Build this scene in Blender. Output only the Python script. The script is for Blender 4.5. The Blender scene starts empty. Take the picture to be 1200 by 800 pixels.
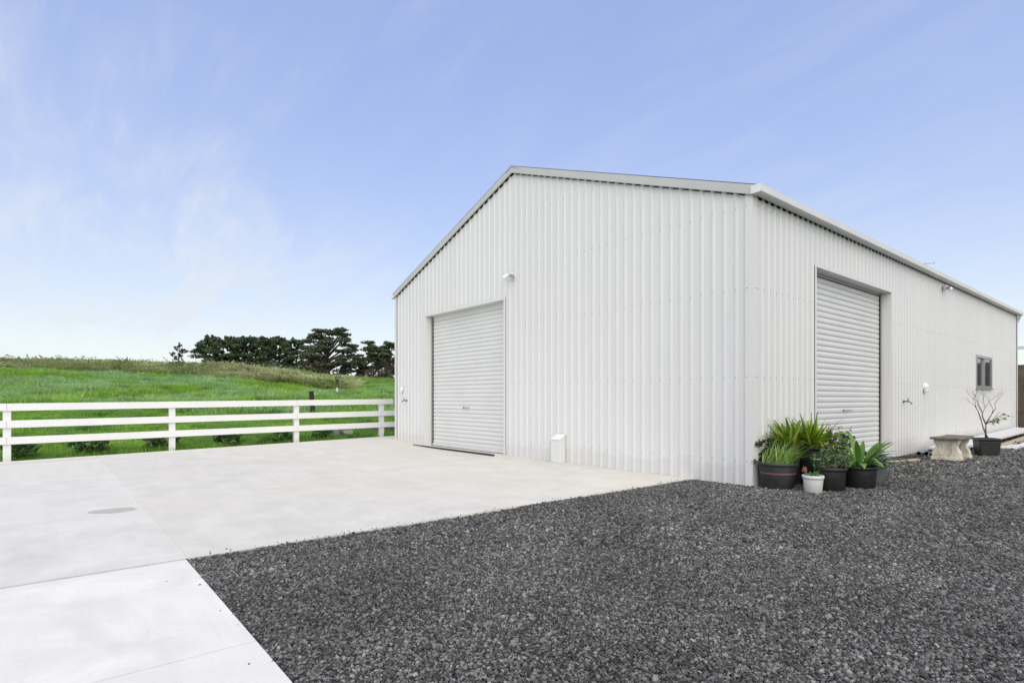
import bpy, math, random
import numpy as np
from mathutils import Vector, Matrix

random.seed(7)
rng = np.random.default_rng(7)
SC = bpy.context.scene
COL = SC.collection
PI = math.pi

# ------------------------------------------------------------------ camera
# World frame: origin at the shed's near corner, +Y along its long side wall,
# -X along its gable wall, Z up, metres.
cam_d = bpy.data.cameras.new('camera')
cam = bpy.data.objects.new('camera', cam_d)
COL.objects.link(cam)
CAM = Vector((4.123, -7.90, 1.27))
RV = Vector((.6353, .7723, 0))          # viewer's right
FV = Vector((-.7723, .6353, 0))         # viewer's forward
cam.location = CAM
cam.rotation_euler = (PI / 2, 0, math.atan2(.7723, .6353))
cam_d.sensor_width = 36
cam_d.lens = 36 * 662 / 1200
cam_d.shift_y = 67 / 1200
cam_d.clip_start = .05
cam_d.clip_end = 5000
SC.camera = cam

# ------------------------------------------------------------------ sky, sun, exposure
SUN_EL = math.radians(47)
SUN_XY = Vector((.82, -.57)).normalized()
world = bpy.data.worlds.new('World')
SC.world = world
world.use_nodes = True
wt = world.node_tree
for n in list(wt.nodes):
    wt.nodes.remove(n)


def WN(t, **kw):
    n = wt.nodes.new(t)
    for k, v in kw.items():
        setattr(n, k, v)
    return n


def wmath(op, a, b=None, clamp=False):
    n = WN('ShaderNodeMath', operation=op, use_clamp=clamp)
    for i, v in enumerate((a, b)):
        if v is None:
            continue
        if hasattr(v, 'links'):
            wt.links.new(v, n.inputs[i])
        else:
            n.inputs[i].default_value = v
    return n.outputs[0]


sky = WN('ShaderNodeTexSky', sky_type='NISHITA', sun_disc=False)
sky.sun_elevation = SUN_EL
sky.sun_rotation = math.atan2(SUN_XY.x, SUN_XY.y)
sky.air_density = 1.0
sky.dust_density = .6
sky.ozone_density = 1.6
tc = WN('ShaderNodeTexCoord')
sep = WN('ShaderNodeSeparateXYZ')
wt.links.new(tc.outputs['Generated'], sep.inputs[0])
zc = wmath('MAXIMUM', sep.outputs[2], 0.0)
den = wmath('ADD', zc, .22)
cx = wmath('DIVIDE', sep.outputs[0], den)
cy = wmath('DIVIDE', sep.outputs[1], den)
comb = WN('ShaderNodeCombineXYZ')
wt.links.new(cx, comb.inputs[0])
wt.links.new(cy, comb.inputs[1])


def cloud(rotz, scale, nscale, detail, lo, hi, loc=(0, 0, 0), dist=.6):
    m = WN('ShaderNodeMapping')
    m.inputs['Rotation'].default_value = (0, 0, math.radians(rotz))
    m.inputs['Scale'].default_value = scale
    m.inputs['Location'].default_value = loc
    wt.links.new(comb.outputs[0], m.inputs[0])
    n = WN('ShaderNodeTexNoise')
    n.inputs['Scale'].default_value = nscale
    n.inputs['Detail'].default_value = detail
    n.inputs['Roughness'].default_value = .58
    n.inputs['Distortion'].default_value = dist
    wt.links.new(m.outputs[0], n.inputs['Vector'])
    r = WN('ShaderNodeMapRange', interpolation_type='SMOOTHSTEP')
    r.inputs['From Min'].default_value = lo
    r.inputs['From Max'].default_value = hi
    wt.links.new(n.outputs['Fac'], r.inputs['Value'])
    return r.outputs[0]


broad = cloud(20, (1, .8, 1), .75, 4, .30, .66, (1.35, .55, 0), .3)
streak = cloud(5, (.6, 2.0, 1), 2.2, 9, .36, .74, (.4, 2.1, 0), 1.0)
fine = cloud(-35, (1, 5.5, 1), 4.2, 6, .48, .82, (5.1, .3, 0), .4)
c1 = wmath('MULTIPLY', broad, wmath('ADD', wmath('MULTIPLY', streak, .95), .08))
c2 = wmath('MULTIPLY', fine, wmath('ADD', wmath('MULTIPLY', streak, .35), .12))
cov = wmath('ADD', c1, c2, clamp=True)
# the cloud bank thickens towards the west (the paddock side)
west = WN('ShaderNodeVectorMath', operation='DOT_PRODUCT')
wt.links.new(tc.outputs['Generated'], west.inputs[0])
west.inputs[1].default_value = Vector((-.90, -.38, -.32)).normalized()
wr = WN('ShaderNodeMapRange', interpolation_type='SMOOTHSTEP')
wr.inputs['From Min'].default_value = .42
wr.inputs['From Max'].default_value = 1.0
wr.inputs['To Min'].default_value = .12
wr.inputs['To Max'].default_value = 1.0
wt.links.new(west.outputs['Value'], wr.inputs['Value'])
cov = wmath('MULTIPLY', wmath('ADD', wmath('MULTIPLY', cov, 1.45), .14), wr.outputs[0], clamp=True)
# thin high veil everywhere, thicker towards the horizon
veil = wmath('POWER', wmath('SUBTRACT', 1.0, zc), 5.0)
veil = wmath('ADD', wmath('MULTIPLY', veil, 0.58), 0.24)
cov = wmath('ADD', veil, wmath('MULTIPLY', cov, wmath('SUBTRACT', 1.0, veil)), clamp=True)
mixc = WN('ShaderNodeMix', data_type='RGBA')
wt.links.new(cov, mixc.inputs[0])
gm = WN('ShaderNodeGamma')
gm.inputs['Gamma'].default_value = 0.45
wt.links.new(sky.outputs[0], gm.inputs[0])
hs = WN('ShaderNodeHueSaturation')
hs.inputs['Hue'].default_value = 0.533
hs.inputs['Saturation'].default_value = 2.1
hs.inputs['Value'].default_value = 2.85
wt.links.new(gm.outputs[0], hs.inputs['Color'])
wt.links.new(hs.outputs[0], mixc.inputs[6])
mixc.inputs[7].default_value = (3.95, 4.3, 5.45, 1)      # sunlit ice cloud
bg = WN('ShaderNodeBackground')
bg.inputs['Strength'].default_value = .10
wt.links.new(mixc.outputs[2], bg.inputs[0])
wo = WN('ShaderNodeOutputWorld')
wt.links.new(bg.outputs[0], wo.inputs[0])

sun_d = bpy.data.lights.new('sun', 'SUN')
sun_d.energy = 1.5
sun_d.angle = math.radians(95)
sun_d.color = (1, .955, .89)
sun = bpy.data.objects.new('sun', sun_d)
COL.objects.link(sun)
sd = Vector((SUN_XY.x * math.cos(SUN_EL), SUN_XY.y * math.cos(SUN_EL), math.sin(SUN_EL)))
sun.rotation_euler = (-sd).to_track_quat('-Z', 'Y').to_euler()
sun.location = sd * 60

vs = SC.view_settings
vs.view_transform = 'Standard'
vs.look = 'None'
vs.gamma = 1
vs.use_curve_mapping = False
vs.exposure = 0.95
vs.use_white_balance = True
vs.white_balance_temperature = 7500
vs.white_balance_tint = 3
SC.cycles.max_bounces = 6
SC.cycles.diffuse_bounces = 3
SC.cycles.glossy_bounces = 3
SC.cycles.transmission_bounces = 4


# ------------------------------------------------------------------ helpers
def site(xc, yc, z=0.0):
    """survey axes: xc to the right of and yc ahead of the survey point, in metres"""
    p = CAM + RV * xc + FV * yc
    return Vector((p.x, p.y, z))


class NT:
    def __init__(s, name):
        s.m = bpy.data.materials.new(name)
        s.m.use_nodes = True
        s.t = s.m.node_tree
        s.b = s.t.nodes['Principled BSDF']

    def n(s, t, **kw):
        x = s.t.nodes.new(t)
        for k, v in kw.items():
            setattr(x, k, v)
        return x

    def l(s, a, b):
        s.t.links.new(a, b)

    def noise(s, scale, detail=4, rough=.55, vec=None, stretch=None, dist=0):
        if vec is None:
            vec = s.n('ShaderNodeNewGeometry').outputs['Position']
        if stretch:
            mp = s.n('ShaderNodeMapping')
            mp.inputs['Scale'].default_value = stretch
            s.l(vec, mp.inputs[0])
            vec = mp.outputs[0]
        x = s.n('ShaderNodeTexNoise')
        x.inputs['Scale'].default_value = scale
        x.inputs['Detail'].default_value = detail
        x.inputs['Roughness'].default_value = rough
        x.inputs['Distortion'].default_value = dist
        s.l(vec, x.inputs['Vector'])
        return x.outputs['Fac']

    def ramp(s, fac, stops, interp='LINEAR'):
        r = s.n('ShaderNodeValToRGB')
        r.color_ramp.interpolation = interp
        e = r.color_ramp.elements
        while len(e) < len(stops):
            e.new(.5)
        for i, (p, c) in enumerate(stops):
            e[i].position = p
            e[i].color = (*c, 1) if len(c) == 3 else c
        s.l(fac, r.inputs[0])
        return r.outputs[0]

    def mix(s, fac, a, b, blend='MIX'):
        x = s.n('ShaderNodeMix', data_type='RGBA', blend_type=blend)
        for sock, v in ((x.inputs[0], fac), (x.inputs[6], a), (x.inputs[7], b)):
            if hasattr(v, 'links'):
                s.l(v, sock)
            elif isinstance(v, (int, float)):
                sock.default_value = v
            else:
                sock.default_value = (*v, 1)
        return x.outputs[2]

    def math(s, op, a, b=None, clamp=False):
        x = s.n('ShaderNodeMath', operation=op, use_clamp=clamp)
        for i, v in enumerate((a, b)):
            if v is None:
                continue
            if hasattr(v, 'links'):
                s.l(v, x.inputs[i])
            else:
                x.inputs[i].default_value = v
        return x.outputs[0]

    def bump(s, h, strength=.3, dist=.01):
        x = s.n('ShaderNodeBump')
        x.inputs['Strength'].default_value = strength
        x.inputs['Distance'].default_value = dist
        s.l(h, x.inputs['Height'])
        s.l(x.outputs[0], s.b.inputs['Normal'])

    def col(s, c):
        if hasattr(c, 'links'):
            s.l(c, s.b.inputs['Base Color'])
        else:
            s.b.inputs['Base Color'].default_value = (*c, 1)

    def rough(s, r):
        if hasattr(r, 'links'):
            s.l(r, s.b.inputs['Roughness'])
        else:
            s.b.inputs['Roughness'].default_value = r


def m_plain(name, c, rough=.5, var=.08, scale=6, bump=0, bscale=60, metal=0, spec=None):
    k = NT(name)
    lo = tuple(v * (1 - var) for v in c)
    hi = tuple(min(1, v * (1 + var)) for v in c)
    k.col(k.ramp(k.noise(scale, 5), [(.3, lo), (.7, hi)]))
    k.rough(rough)
    k.b.inputs['Metallic'].default_value = metal
    if spec is not None:
        k.b.inputs['Specular IOR Level'].default_value = spec
    if bump:
        k.bump(k.noise(bscale, 4), bump, .004)
    return k.m


def m_leaf(name, cols, rough=.45, trans=.25, per='island', scale=3.0, patch=None):
    """leaf material; cols = dark..light colours picked per leaf"""
    k = NT(name)
    if per == 'island':
        f = k.n('ShaderNodeNewGeometry').outputs['Random Per Island']
    elif per == 'object':
        f = k.n('ShaderNodeObjectInfo').outputs['Random']
    else:
        f = k.noise(scale, 3)
    stops = [(i / max(1, len(cols) - 1), c) for i, c in enumerate(cols)]
    c = k.ramp(f, stops)
    if patch:
        g = k.noise(patch[0], 3)
        c = k.mix(k.ramp(g, [(.42, (0, 0, 0)), (.58, (1, 1, 1))]), c, k.ramp(f, [(0, patch[1]), (1, patch[2])]))
        g2 = k.noise(patch[0] * 2.6, 4, .65)
        c = k.mix(k.ramp(g2, [(.52, (0, 0, 0)), (.64, (.75, .75, .75))]), c, tuple(v * .45 for v in patch[1]))
    k.col(c)
    k.rough(rough)
    k.b.inputs['Specular IOR Level'].default_value = .3
    tr = k.n('ShaderNodeBsdfTranslucent')
    k.l(c, tr.inputs[0])
    mx = k.n('ShaderNodeMixShader')
    mx.inputs[0].default_value = trans
    k.l(k.b.outputs[0], mx.inputs[1])
    k.l(tr.outputs[0], mx.inputs[2])
    k.l(mx.outputs[0], k.t.nodes['Material Output'].inputs[0])
    return k.m


class MB:
    """collects geometry for ONE mesh"""

    def __init__(s):
        s.v = []
        s.f = []

    def add(s, vs, fs):
        o = len(s.v)
        s.v += [tuple(v) for v in vs]
        s.f += [tuple(i + o for i in f) for f in fs]
        return s

    def box(s, a, b):
        (x0, y0, z0), (x1, y1, z1) = a, b
        vs = [(x, y, z) for z in (z0, z1) for y in (y0, y1) for x in (x0, x1)]
        return s.add(vs, [(0, 2, 3, 1), (4, 5, 7, 6), (0, 1, 5, 4), (2, 6, 7, 3), (0, 4, 6, 2), (1, 3, 7, 5)])

    def bar(s, a, b, w, h, up=(0, 0, 1)):
        a, b = Vector(a), Vector(b)
        d = (b - a).normalized()
        sx = d.cross(Vector(up)).normalized() * w / 2
        sy = sx.cross(d).normalized() * h / 2
        vs = [p + i * sx + j * sy for p in (a, b) for i, j in ((-1, -1), (1, -1), (1, 1), (-1, 1))]
        return s.add(vs, [(3, 2, 1, 0), (4, 5, 6, 7), (0, 1, 5, 4), (1, 2, 6, 5), (2, 3, 7, 6), (3, 0, 4, 7)])

    def lathe(s, prof, seg=28, c=(0, 0, 0)):
        vs = []
        for r, z in prof:
            for i in range(seg):
                a = 2 * PI * i / seg
                vs.append((c[0] + r * math.cos(a), c[1] + r * math.sin(a), c[2] + z))
        fs = []
        for j in range(len(prof) - 1):
            for i in range(seg):
                k = (i + 1) % seg
                fs.append((j * seg + i, j * seg + k, (j + 1) * seg + k, (j + 1) * seg + i))
        return s.add(vs, fs)

    def tube(s, pts, rad, seg=8, caps=True):
        pts = [Vector(p) for p in pts]
        if not hasattr(rad, '__len__'):
            rad = [rad] * len(pts)
        n = len(pts)
        vs = []
        ref = None
        for i, p in enumerate(pts):
            d = (pts[min(i + 1, n - 1)] - pts[max(i - 1, 0)]).normalized()
            if ref is None:
                ref = Vector((0, 0, 1)) if abs(d.z) < .9 else Vector((1, 0, 0))
            sx = d.cross(ref).normalized()
            sy = sx.cross(d).normalized()
            ref = sy
            for k in range(seg):
                a = 2 * PI * k / seg
                vs.append(p + (sx * math.cos(a) + sy * math.sin(a)) * rad[i])
        fs = [(i * seg + k, i * seg + (k + 1) % seg, (i + 1) * seg + (k + 1) % seg, (i + 1) * seg + k)
              for i in range(n - 1) for k in range(seg)]
        if caps:
            fs.append(tuple(range(seg))[::-1])
            fs.append(tuple((n - 1) * seg + k for k in range(seg)))
        return s.add(vs, fs)

    def prism(s, poly, axis, a, b):
        """extrude a 2-D polygon along an axis; the polygon uses the other two axes in order"""
        def P(u, v, w):
            return {'x': (w, u, v), 'y': (u, w, v), 'z': (u, v, w)}[axis]
        n = len(poly)
        vs = [P(u, v, a) for u, v in poly] + [P(u, v, b) for u, v in poly]
        fs = [(i, (i + 1) % n, n + (i + 1) % n, n + i) for i in range(n)]
        fs += [tuple(range(n))[::-1], tuple(range(n, 2 * n))]
        return s.add(vs, fs)

    def blade(s, p, az, length, width, elev, droop, seg=5, fold=.25, tip=.0, twist=0, lance=False):
        """curved strap leaf, pointed at the tip, folded along the midrib"""
        p = Vector(p)
        vs = []
        e = elev
        d = length / seg
        for i in range(seg + 1):
            t = i / seg
            w = width * (min(1, .55 + 2.2 * t) if t < .3 else 1) * max(tip, (1 - t ** 2.4)) * .5
            if lance:
                w = width * .5 * max(.04, math.sin(PI * min(1, .05 + .95 * t) ** 1.2) ** .9)
            a = az + twist * t
            sx = Vector((-math.sin(a), math.cos(a), 0))
            fwd = Vector((math.cos(az), math.sin(az), 0))
            nrm = Vector((0, 0, math.cos(e))) - fwd * math.sin(e)
            vs += [p + sx * w + nrm * w * fold, p, p - sx * w + nrm * w * fold]
            p = p + (fwd * math.cos(e) + Vector((0, 0, math.sin(e)))) * d
            e -= droop / seg
        fs = []
        for i in range(seg):
            o = i * 3
            fs += [(o, o + 1, o + 4, o + 3), (o + 1, o + 2, o + 5, o + 4)]
        return s.add(vs, fs)

    def mesh(s, name, mat=None, smooth=False):
        me = bpy.data.meshes.new(name)
        me.from_pydata(s.v, [], s.f)
        if mat:
            me.materials.append(mat)
        if smooth:
            me.polygons.foreach_set('use_smooth', [True] * len(me.polygons))
        me.update()
        return me

    def build(s, name, mat, parent=None, smooth=False, bevel=0, kind=None, loc=None, seg=2):
        o = bpy.data.objects.new(name, s.mesh(name, mat, smooth))
        COL.objects.link(o)
        if parent:
            o.parent = parent
        if loc is not None:
            o.location = loc
        if bevel:
            b = o.modifiers.new('bevel', 'BEVEL')
            b.width = bevel
            b.segments = seg
            b.limit_method = 'ANGLE'
        if kind:
            o['kind'] = kind
        return o


def thing(name, label, cat, loc=(0, 0, 0), rz=0, group=None):
    o = bpy.data.objects.new(name, None)
    o.empty_display_size = .2
    COL.objects.link(o)
    o.location = loc
    o.rotation_euler = (0, 0, rz)
    return tag(o, label, cat, group)


def tag(o, label, cat, group=None):
    o['label'] = label
    o['category'] = cat
    if group:
        o['group'] = group
    return o


def share(o, name, parent, loc=(0, 0, 0), rot=None, scale=None):
    """another object on the same mesh data"""
    c = bpy.data.objects.new(name, o.data if hasattr(o, 'data') else o)
    COL.objects.link(c)
    c.parent = parent
    c.location = loc
    if rot:
        c.rotation_euler = rot
    if scale:
        c.scale = scale
    return c


def struct(o):
    o['kind'] = 'structure'
    return o


def scatter(name, pts, rots, scls, idx, variants, label=None):
    """points mesh + geometry nodes that set one of the variant meshes on each point"""
    me = bpy.data.meshes.new(name)
    me.from_pydata([tuple(p) for p in pts], [], [])
    n = len(pts)
    a = me.attributes.new('rot', 'FLOAT_VECTOR', 'POINT')
    a.data.foreach_set('vector', np.asarray(rots, dtype=np.float32).ravel())
    a = me.attributes.new('scl', 'FLOAT', 'POINT')
    a.data.foreach_set('value', np.asarray(scls, dtype=np.float32))
    a = me.attributes.new('idx', 'INT', 'POINT')
    a.data.foreach_set('value', np.asarray(idx, dtype=np.int32))
    o = bpy.data.objects.new(name, me)
    COL.objects.link(o)
    src = bpy.data.collections.new(name + '_pieces')
    for i, vm in enumerate(variants):
        src.objects.link(bpy.data.objects.new(f'{name}_piece_{i}', vm))
    g = bpy.data.node_groups.new(name + '_scatter', 'GeometryNodeTree')
    g.interface.new_socket('Geometry', in_out='INPUT', socket_type='NodeSocketGeometry')
    g.interface.new_socket('Geometry', in_out='OUTPUT', socket_type='NodeSocketGeometry')
    gi = g.nodes.new('NodeGroupInput')
    go = g.nodes.new('NodeGroupOutput')
    ci = g.nodes.new('GeometryNodeCollectionInfo')
    ci.inputs['Collection'].default_value = src
    ci.inputs['Separate Children'].default_value = True
    ci.inputs['Reset Children'].default_value = True
    ip = g.nodes.new('GeometryNodeInstanceOnPoints')
    ip.inputs['Pick Instance'].default_value = True

    def named(nm, dt):
        x = g.nodes.new('GeometryNodeInputNamedAttribute')
        x.data_type = dt
        x.inputs['Name'].default_value = nm
        return x.outputs[0]
    e2r = g.nodes.new('FunctionNodeEulerToRotation')
    g.links.new(named('rot', 'FLOAT_VECTOR'), e2r.inputs[0])
    g.links.new(gi.outputs[0], ip.inputs['Points'])
    g.links.new(ci.outputs[0], ip.inputs['Instance'])
    g.links.new(named('idx', 'INT'), ip.inputs['Instance Index'])
    g.links.new(e2r.outputs[0], ip.inputs['Rotation'])
    g.links.new(named('scl', 'FLOAT'), ip.inputs['Scale'])
    g.links.new(ip.outputs[0], go.inputs[0])
    md = o.modifiers.new('scatter', 'NODES')
    md.node_group = g
    o['kind'] = 'stuff'
    if label:
        o['label'] = label
    return o


def vnoise(x, y, s, seed=0):
    """smooth value noise, numpy"""
    x = np.asarray(x, float) / s + seed * 17.3
    y = np.asarray(y, float) / s - seed * 9.1
    xi, yi = np.floor(x), np.floor(y)
    fx, fy = x - xi, y - yi
    fx, fy = fx * fx * (3 - 2 * fx), fy * fy * (3 - 2 * fy)

    def h(a, b):
        t = np.sin(a * 127.1 + b * 311.7 + seed) * 43758.5453
        return t - np.floor(t)
    return (h(xi, yi) * (1 - fx) + h(xi + 1, yi) * fx) * (1 - fy) + (h(xi, yi + 1) * (1 - fx) + h(xi + 1, yi + 1) * fx) * fy


def sstep(a, b, x):
    t = np.clip((np.asarray(x, float) - a) / (b - a), 0, 1)
    return t * t * (3 - 2 * t)


# ------------------------------------------------------------------ materials
def m_wall(name, base, seam=True):
    k = NT(name)
    pos = k.n('ShaderNodeNewGeometry').outputs['Position']
    big = k.noise(.55, 4, vec=pos)
    streak = k.noise(3.0, 5, vec=pos, stretch=(4.5, 4.5, .22))
    c = k.ramp(big, [(.3, tuple(v * .975 for v in base)), (.7, base)])
    c = k.mix(k.ramp(streak, [(.45, (0, 0, 0)), (.8, (.5, .5, .5))]), c, tuple(v * .93 for v in base))
    if seam:
        oi = k.n('ShaderNodeObjectInfo').outputs['Random']
        c = k.mix(1.0, c, k.ramp(oi, [(0, (.975, .975, .975)), (1, (1, 1, 1))]), 'MULTIPLY')
        # dust splashed up from the ground, as grime with its own ragged edge
        sp = k.n('ShaderNodeSeparateXYZ')
        k.l(pos, sp.inputs[0])
        gz = k.math('ADD', sp.outputs[2], k.math('MULTIPLY', k.noise(5, 5, vec=pos), -.45))
        c = k.mix(k.ramp(gz, [(-.0, (.20, .20, .20)), (.10, (0, 0, 0))]), c, (.42, .40, .37))
    k.col(c)
    k.rough(.42)
    k.b.inputs['Specular IOR Level'].default_value = .35
    k.bump(k.noise(2.2, 3, vec=pos, stretch=(1, 1, .4)), .06, .02)
    return k.m


M = {}
M['wall'] = m_wall('painted_steel_cladding', (.70, .70, .695))
M['flash'] = m_wall('painted_steel_flashing', (.70, .70, .695), False)
M['barge'] = m_plain('painted_steel_barge', (.50, .50, .49), .45, .05, 2)
M['gutter'] = m_plain('gutter_steel', (.72, .72, .71), .38, .04, 2)
M['slat'] = m_plain('roller_door_steel', (.68, .68, .675), .4, .03, 1.5)
M['dark'] = m_plain('shadow_rubber', (.02, .02, .02), .7)
M['drain'] = m_plain('drain_iron', (.035, .033, .03), .6, .3, 30)
M['screw'] = m_plain('screw_steel', (.36, .36, .35), .45, .1, 9)
M['steel'] = m_plain('worn_steel', (.30, .30, .30), .35, .15, 20, metal=.7)
M['brass'] = m_plain('tap_brass', (.20, .18, .15), .35, .2, 30, metal=.7)
M['whiteplastic'] = m_plain('white_plastic', (.78, .78, .76), .4, .03, 5)
M['alu'] = m_plain('window_aluminium', (.42, .43, .44), .35, .06, 12, metal=.4)
M['glass'] = None
M['roofsheet'] = m_plain('roof_steel', (.5, .5, .5), .4, .05, 1)
M['fence'] = m_plain('fence_paint', (.74, .74, .73), .5, .035, 1.6, .12, 30)
M['potblack'] = m_plain('black_pot_plastic', (.016, .016, .017), .5, .35, 14, .15, 40)
M['potdark'] = m_plain('dark_grey_pot', (.035, .036, .038), .55, .3, 10, .15, 40)
M['potwhite'] = m_plain('white_pot_plastic', (.62, .62, .60), .5, .06, 12)
M['potgreen'] = m_plain('grey_green_pot', (.10, .125, .12), .55, .15, 9)
M['soil'] = m_plain('potting_soil', (.025, .018, .012), .95, .5, 60, .8, 120)
M['band'] = m_plain('dusty_red_band', (.13, .065, .055), .7, .3, 18)
M['trunk'] = m_plain('bark', (.07, .058, .047), .9, .35, 3, .5, 12)
M['twig'] = m_plain('twig_bark', (.17, .115, .095), .85, .3, 25)
M['redtwig'] = m_plain('dark_red_stem', (.05, .022, .022), .7, .3, 25)
M['post'] = m_plain('tarred_post', (.022, .019, .017), .85, .35, 14, .4, 50)
M['greypost'] = m_plain('weathered_post', (.20, .18, .16), .9, .2, 6)
M['timber'] = m_plain('pale_timber', (.44, .36, .25), .8, .15, 22)
M['rock'] = m_plain('grey_rock', (.17, .165, .16), .9, .35, 9, .7, 22)
M['pinkrock'] = m_plain('pinkish_rock', (.30, .245, .215), .9, .25, 9, .7, 22)
M['petal'] = m_plain('white_petal', (.80, .80, .76), .6, .03)
M['pinkpetal'] = m_plain('salmon_petal', (.50, .19, .15), .6, .1)
M['sheet'] = m_plain('white_sheet_metal', (.66, .66, .64), .5, .06, 3)
M['houseroof'] = m_plain('far_roof', (.20, .13, .11), .8, .1)

k = NT('dark_window_glass')
k.col((.035, .04, .045))
k.rough(.06)
k.b.inputs['Specular IOR Level'].default_value = .8
M['glass'] = k.m


def m_concrete(name, base, warm, patches):
    k = NT(name)
    pos = k.n('ShaderNodeNewGeometry').outputs['Position']
    n1 = k.noise(.32, 5, .6, pos)
    n2 = k.noise(1.9, 6, .62, pos, dist=.5)
    n3 = k.noise(38, 4, .6, pos)
    sw = k.noise(1.4, 5, .6, pos, stretch=(.5, 3.2, 1))
    c = k.ramp(n2, [(.30, tuple(v * .84 for v in base)), (.62, base)])
    c = k.mix(k.ramp(n1, [(.42, (0, 0, 0)), (.64, (.8, .8, .8))]), c, warm)
    c = k.mix(k.ramp(sw, [(.48, (0, 0, 0)), (.74, (.55, .55, .55))]), c, tuple(v * .84 for v in base))
    c = k.mix(k.ramp(n3, [(.30, (.28, .28, .28)), (.45, (0, 0, 0))]), c, tuple(v * .75 for v in base))
    # small dark spots and scuffs
    sp2 = k.noise(5.5, 3, .5, pos, dist=1.5)
    c = k.mix(k.ramp(sp2, [(.70, (0, 0, 0)), (.78, (.35, .35, .35))]), c, tuple(v * .72 for v in base))
    for (px, py, ang, ra, rb, colr, amt) in patches:
        mp = k.n('ShaderNodeMapping', vector_type='TEXTURE')
        mp.inputs['Location'].default_value = (px, py, 0)
        mp.inputs['Rotation'].default_value = (0, 0, math.radians(ang))
        mp.inputs['Scale'].default_value = (ra, rb, 1)
        wob = k.n('ShaderNodeVectorMath', operation='ADD')
        wn = k.n('ShaderNodeTexNoise')
        wn.inputs['Scale'].default_value = 2.6
        wn.inputs['Detail'].default_value = 4
        k.l(pos, wn.inputs['Vector'])
        ws = k.n('ShaderNodeVectorMath', operation='MULTIPLY_ADD')
        ws.inputs[1].default_value = (min(ra, .5) * .8, min(rb, .5) * .8, 0)
        ws.inputs[2].default_value = (-min(ra, .5) * .4, -min(rb, .5) * .4, 0)
        k.l(wn.outputs['Color'], ws.inputs[0])
        k.l(pos, wob.inputs[0])
        k.l(ws.outputs[0], wob.inputs[1])
        k.l(wob.outputs[0], mp.inputs[0])
        fl = k.n('ShaderNodeVectorMath', operation='MULTIPLY')
        fl.inputs[1].default_value = (1, 1, 0)
        k.l(mp.outputs[0], fl.inputs[0])
        ln = k.n('ShaderNodeVectorMath', operation='LENGTH')
        k.l(fl.outputs[0], ln.inputs[0])
        edge = .93 if amt > .3 else .35
        fac = k.ramp(ln.outputs['Value'], [(edge, (amt,) * 3), (1.0, (0, 0, 0))])
        c = k.mix(fac, c, colr)
    k.col(c)
    k.rough(.82)
    k.b.inputs['Specular IOR Level'].default_value = .25
    h = k.math('ADD', k.math('MULTIPLY', n3, .5), k.noise(9, 5, .6, pos, stretch=(.5, 4, 1)))
    k.bump(h, .22, .006)
    return k.m


CB = (.68, .655, .59)
M['conc_a'] = m_concrete('apron_concrete', CB, (.655, .61, .535),
                         [(-7.6, -4.2, 80, 3.2, .5, (.57, .51, .45), .28), (-3.2, -3.0, 60, 2.6, 1.2, (.58, .54, .485), .25)])
M['conc_b'] = m_concrete('apron_concrete_pale', (.70, .68, .62), (.68, .65, .58),
                         [(-3.63, -7.34, 75, .24, .17, (.43, .41, .36), .85),
                          (-11.2, -7.9, 90, 2.6, .42, (.46, .36, .29), .28)])
M['conc_c'] = m_concrete('path_concrete', (.79, .77, .71), (.75, .725, .66),
                         [(.4, -7.7, 15, .55, .09, (.56, .545, .50), .29), (.75, -7.45, 40, .3, .14, (.60, .585, .535), .29), (-.1, -8.2, 70, .9, .25, (.64, .62, .57), .29)])
M['joint'] = m_plain('joint_grit', (.03, .028, .026), .95, .3, 30)

k = NT('gravel_stone')
oi = k.n('ShaderNodeObjectInfo').outputs['Random']
pos = k.n('ShaderNodeNewGeometry').outputs['Position']
c = k.ramp(oi, [(0, (.035, .0345, .0335)), (.45, (.105, .1035, .099)), (.90, (.23, .227, .217)), (1, (.36, .355, .34))])
big = k.noise(.8, 4, .6, pos)
c = k.mix(1.0, c, k.ramp(big, [(.3, (.70, .70, .70)), (.7, (1.22, 1.22, 1.22))]), 'MULTIPLY')
c = k.mix(.35, c, k.ramp(k.noise(180, 3, .6, pos), [(.3, (.35, .35, .35)), (.7, (1, 1, 1))]), 'MULTIPLY')
k.col(c)
k.rough(.8)
k.b.inputs['Specular IOR Level'].default_value = .3
M['stone'] = k.m

k = NT('gravel_bed')
pos = k.n('ShaderNodeNewGeometry').outputs['Position']
vo = k.n('ShaderNodeTexVoronoi')
vo.inputs['Scale'].default_value = 34
k.l(pos, vo.inputs['Vector'])
cc = k.n('ShaderNodeSeparateColor')
k.l(vo.outputs['Color'], cc.inputs[0])
c = k.ramp(cc.outputs[0], [(0, (.035, .034, .033)), (.6, (.09, .088, .084)), (1, (.17, .167, .16))])
big = k.noise(.8, 4, .6, pos)
c = k.mix(1.0, c, k.ramp(big, [(.3, (.70, .70, .70)), (.7, (1.22, 1.22, 1.22))]), 'MULTIPLY')
k.col(c)
k.rough(.9)
inv = k.math('SUBTRACT', 1.0, vo.outputs['Distance'])
k.bump(inv, .9, .03)
M['bed'] = k.m

k = NT('pasture_ground')
pos = k.n('ShaderNodeNewGeometry').outputs['Position']
a = k.noise(.09, 5, .6, pos)
b = k.noise(1.6, 6, .65, pos)
c = k.ramp(b, [(.3, (.09, .17, .03)), (.7, (.20, .31, .065))])
c = k.mix(k.ramp(a, [(.42, (0, 0, 0)), (.6, (1, 1, 1))]), c, k.ramp(b, [(.3, (.14, .22, .045)), (.7, (.27, .38, .09))]))
k.col(c)
k.rough(.9)
k.bump(k.noise(6, 5, .7, pos), .8, .12)
M['pasture'] = k.m

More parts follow.
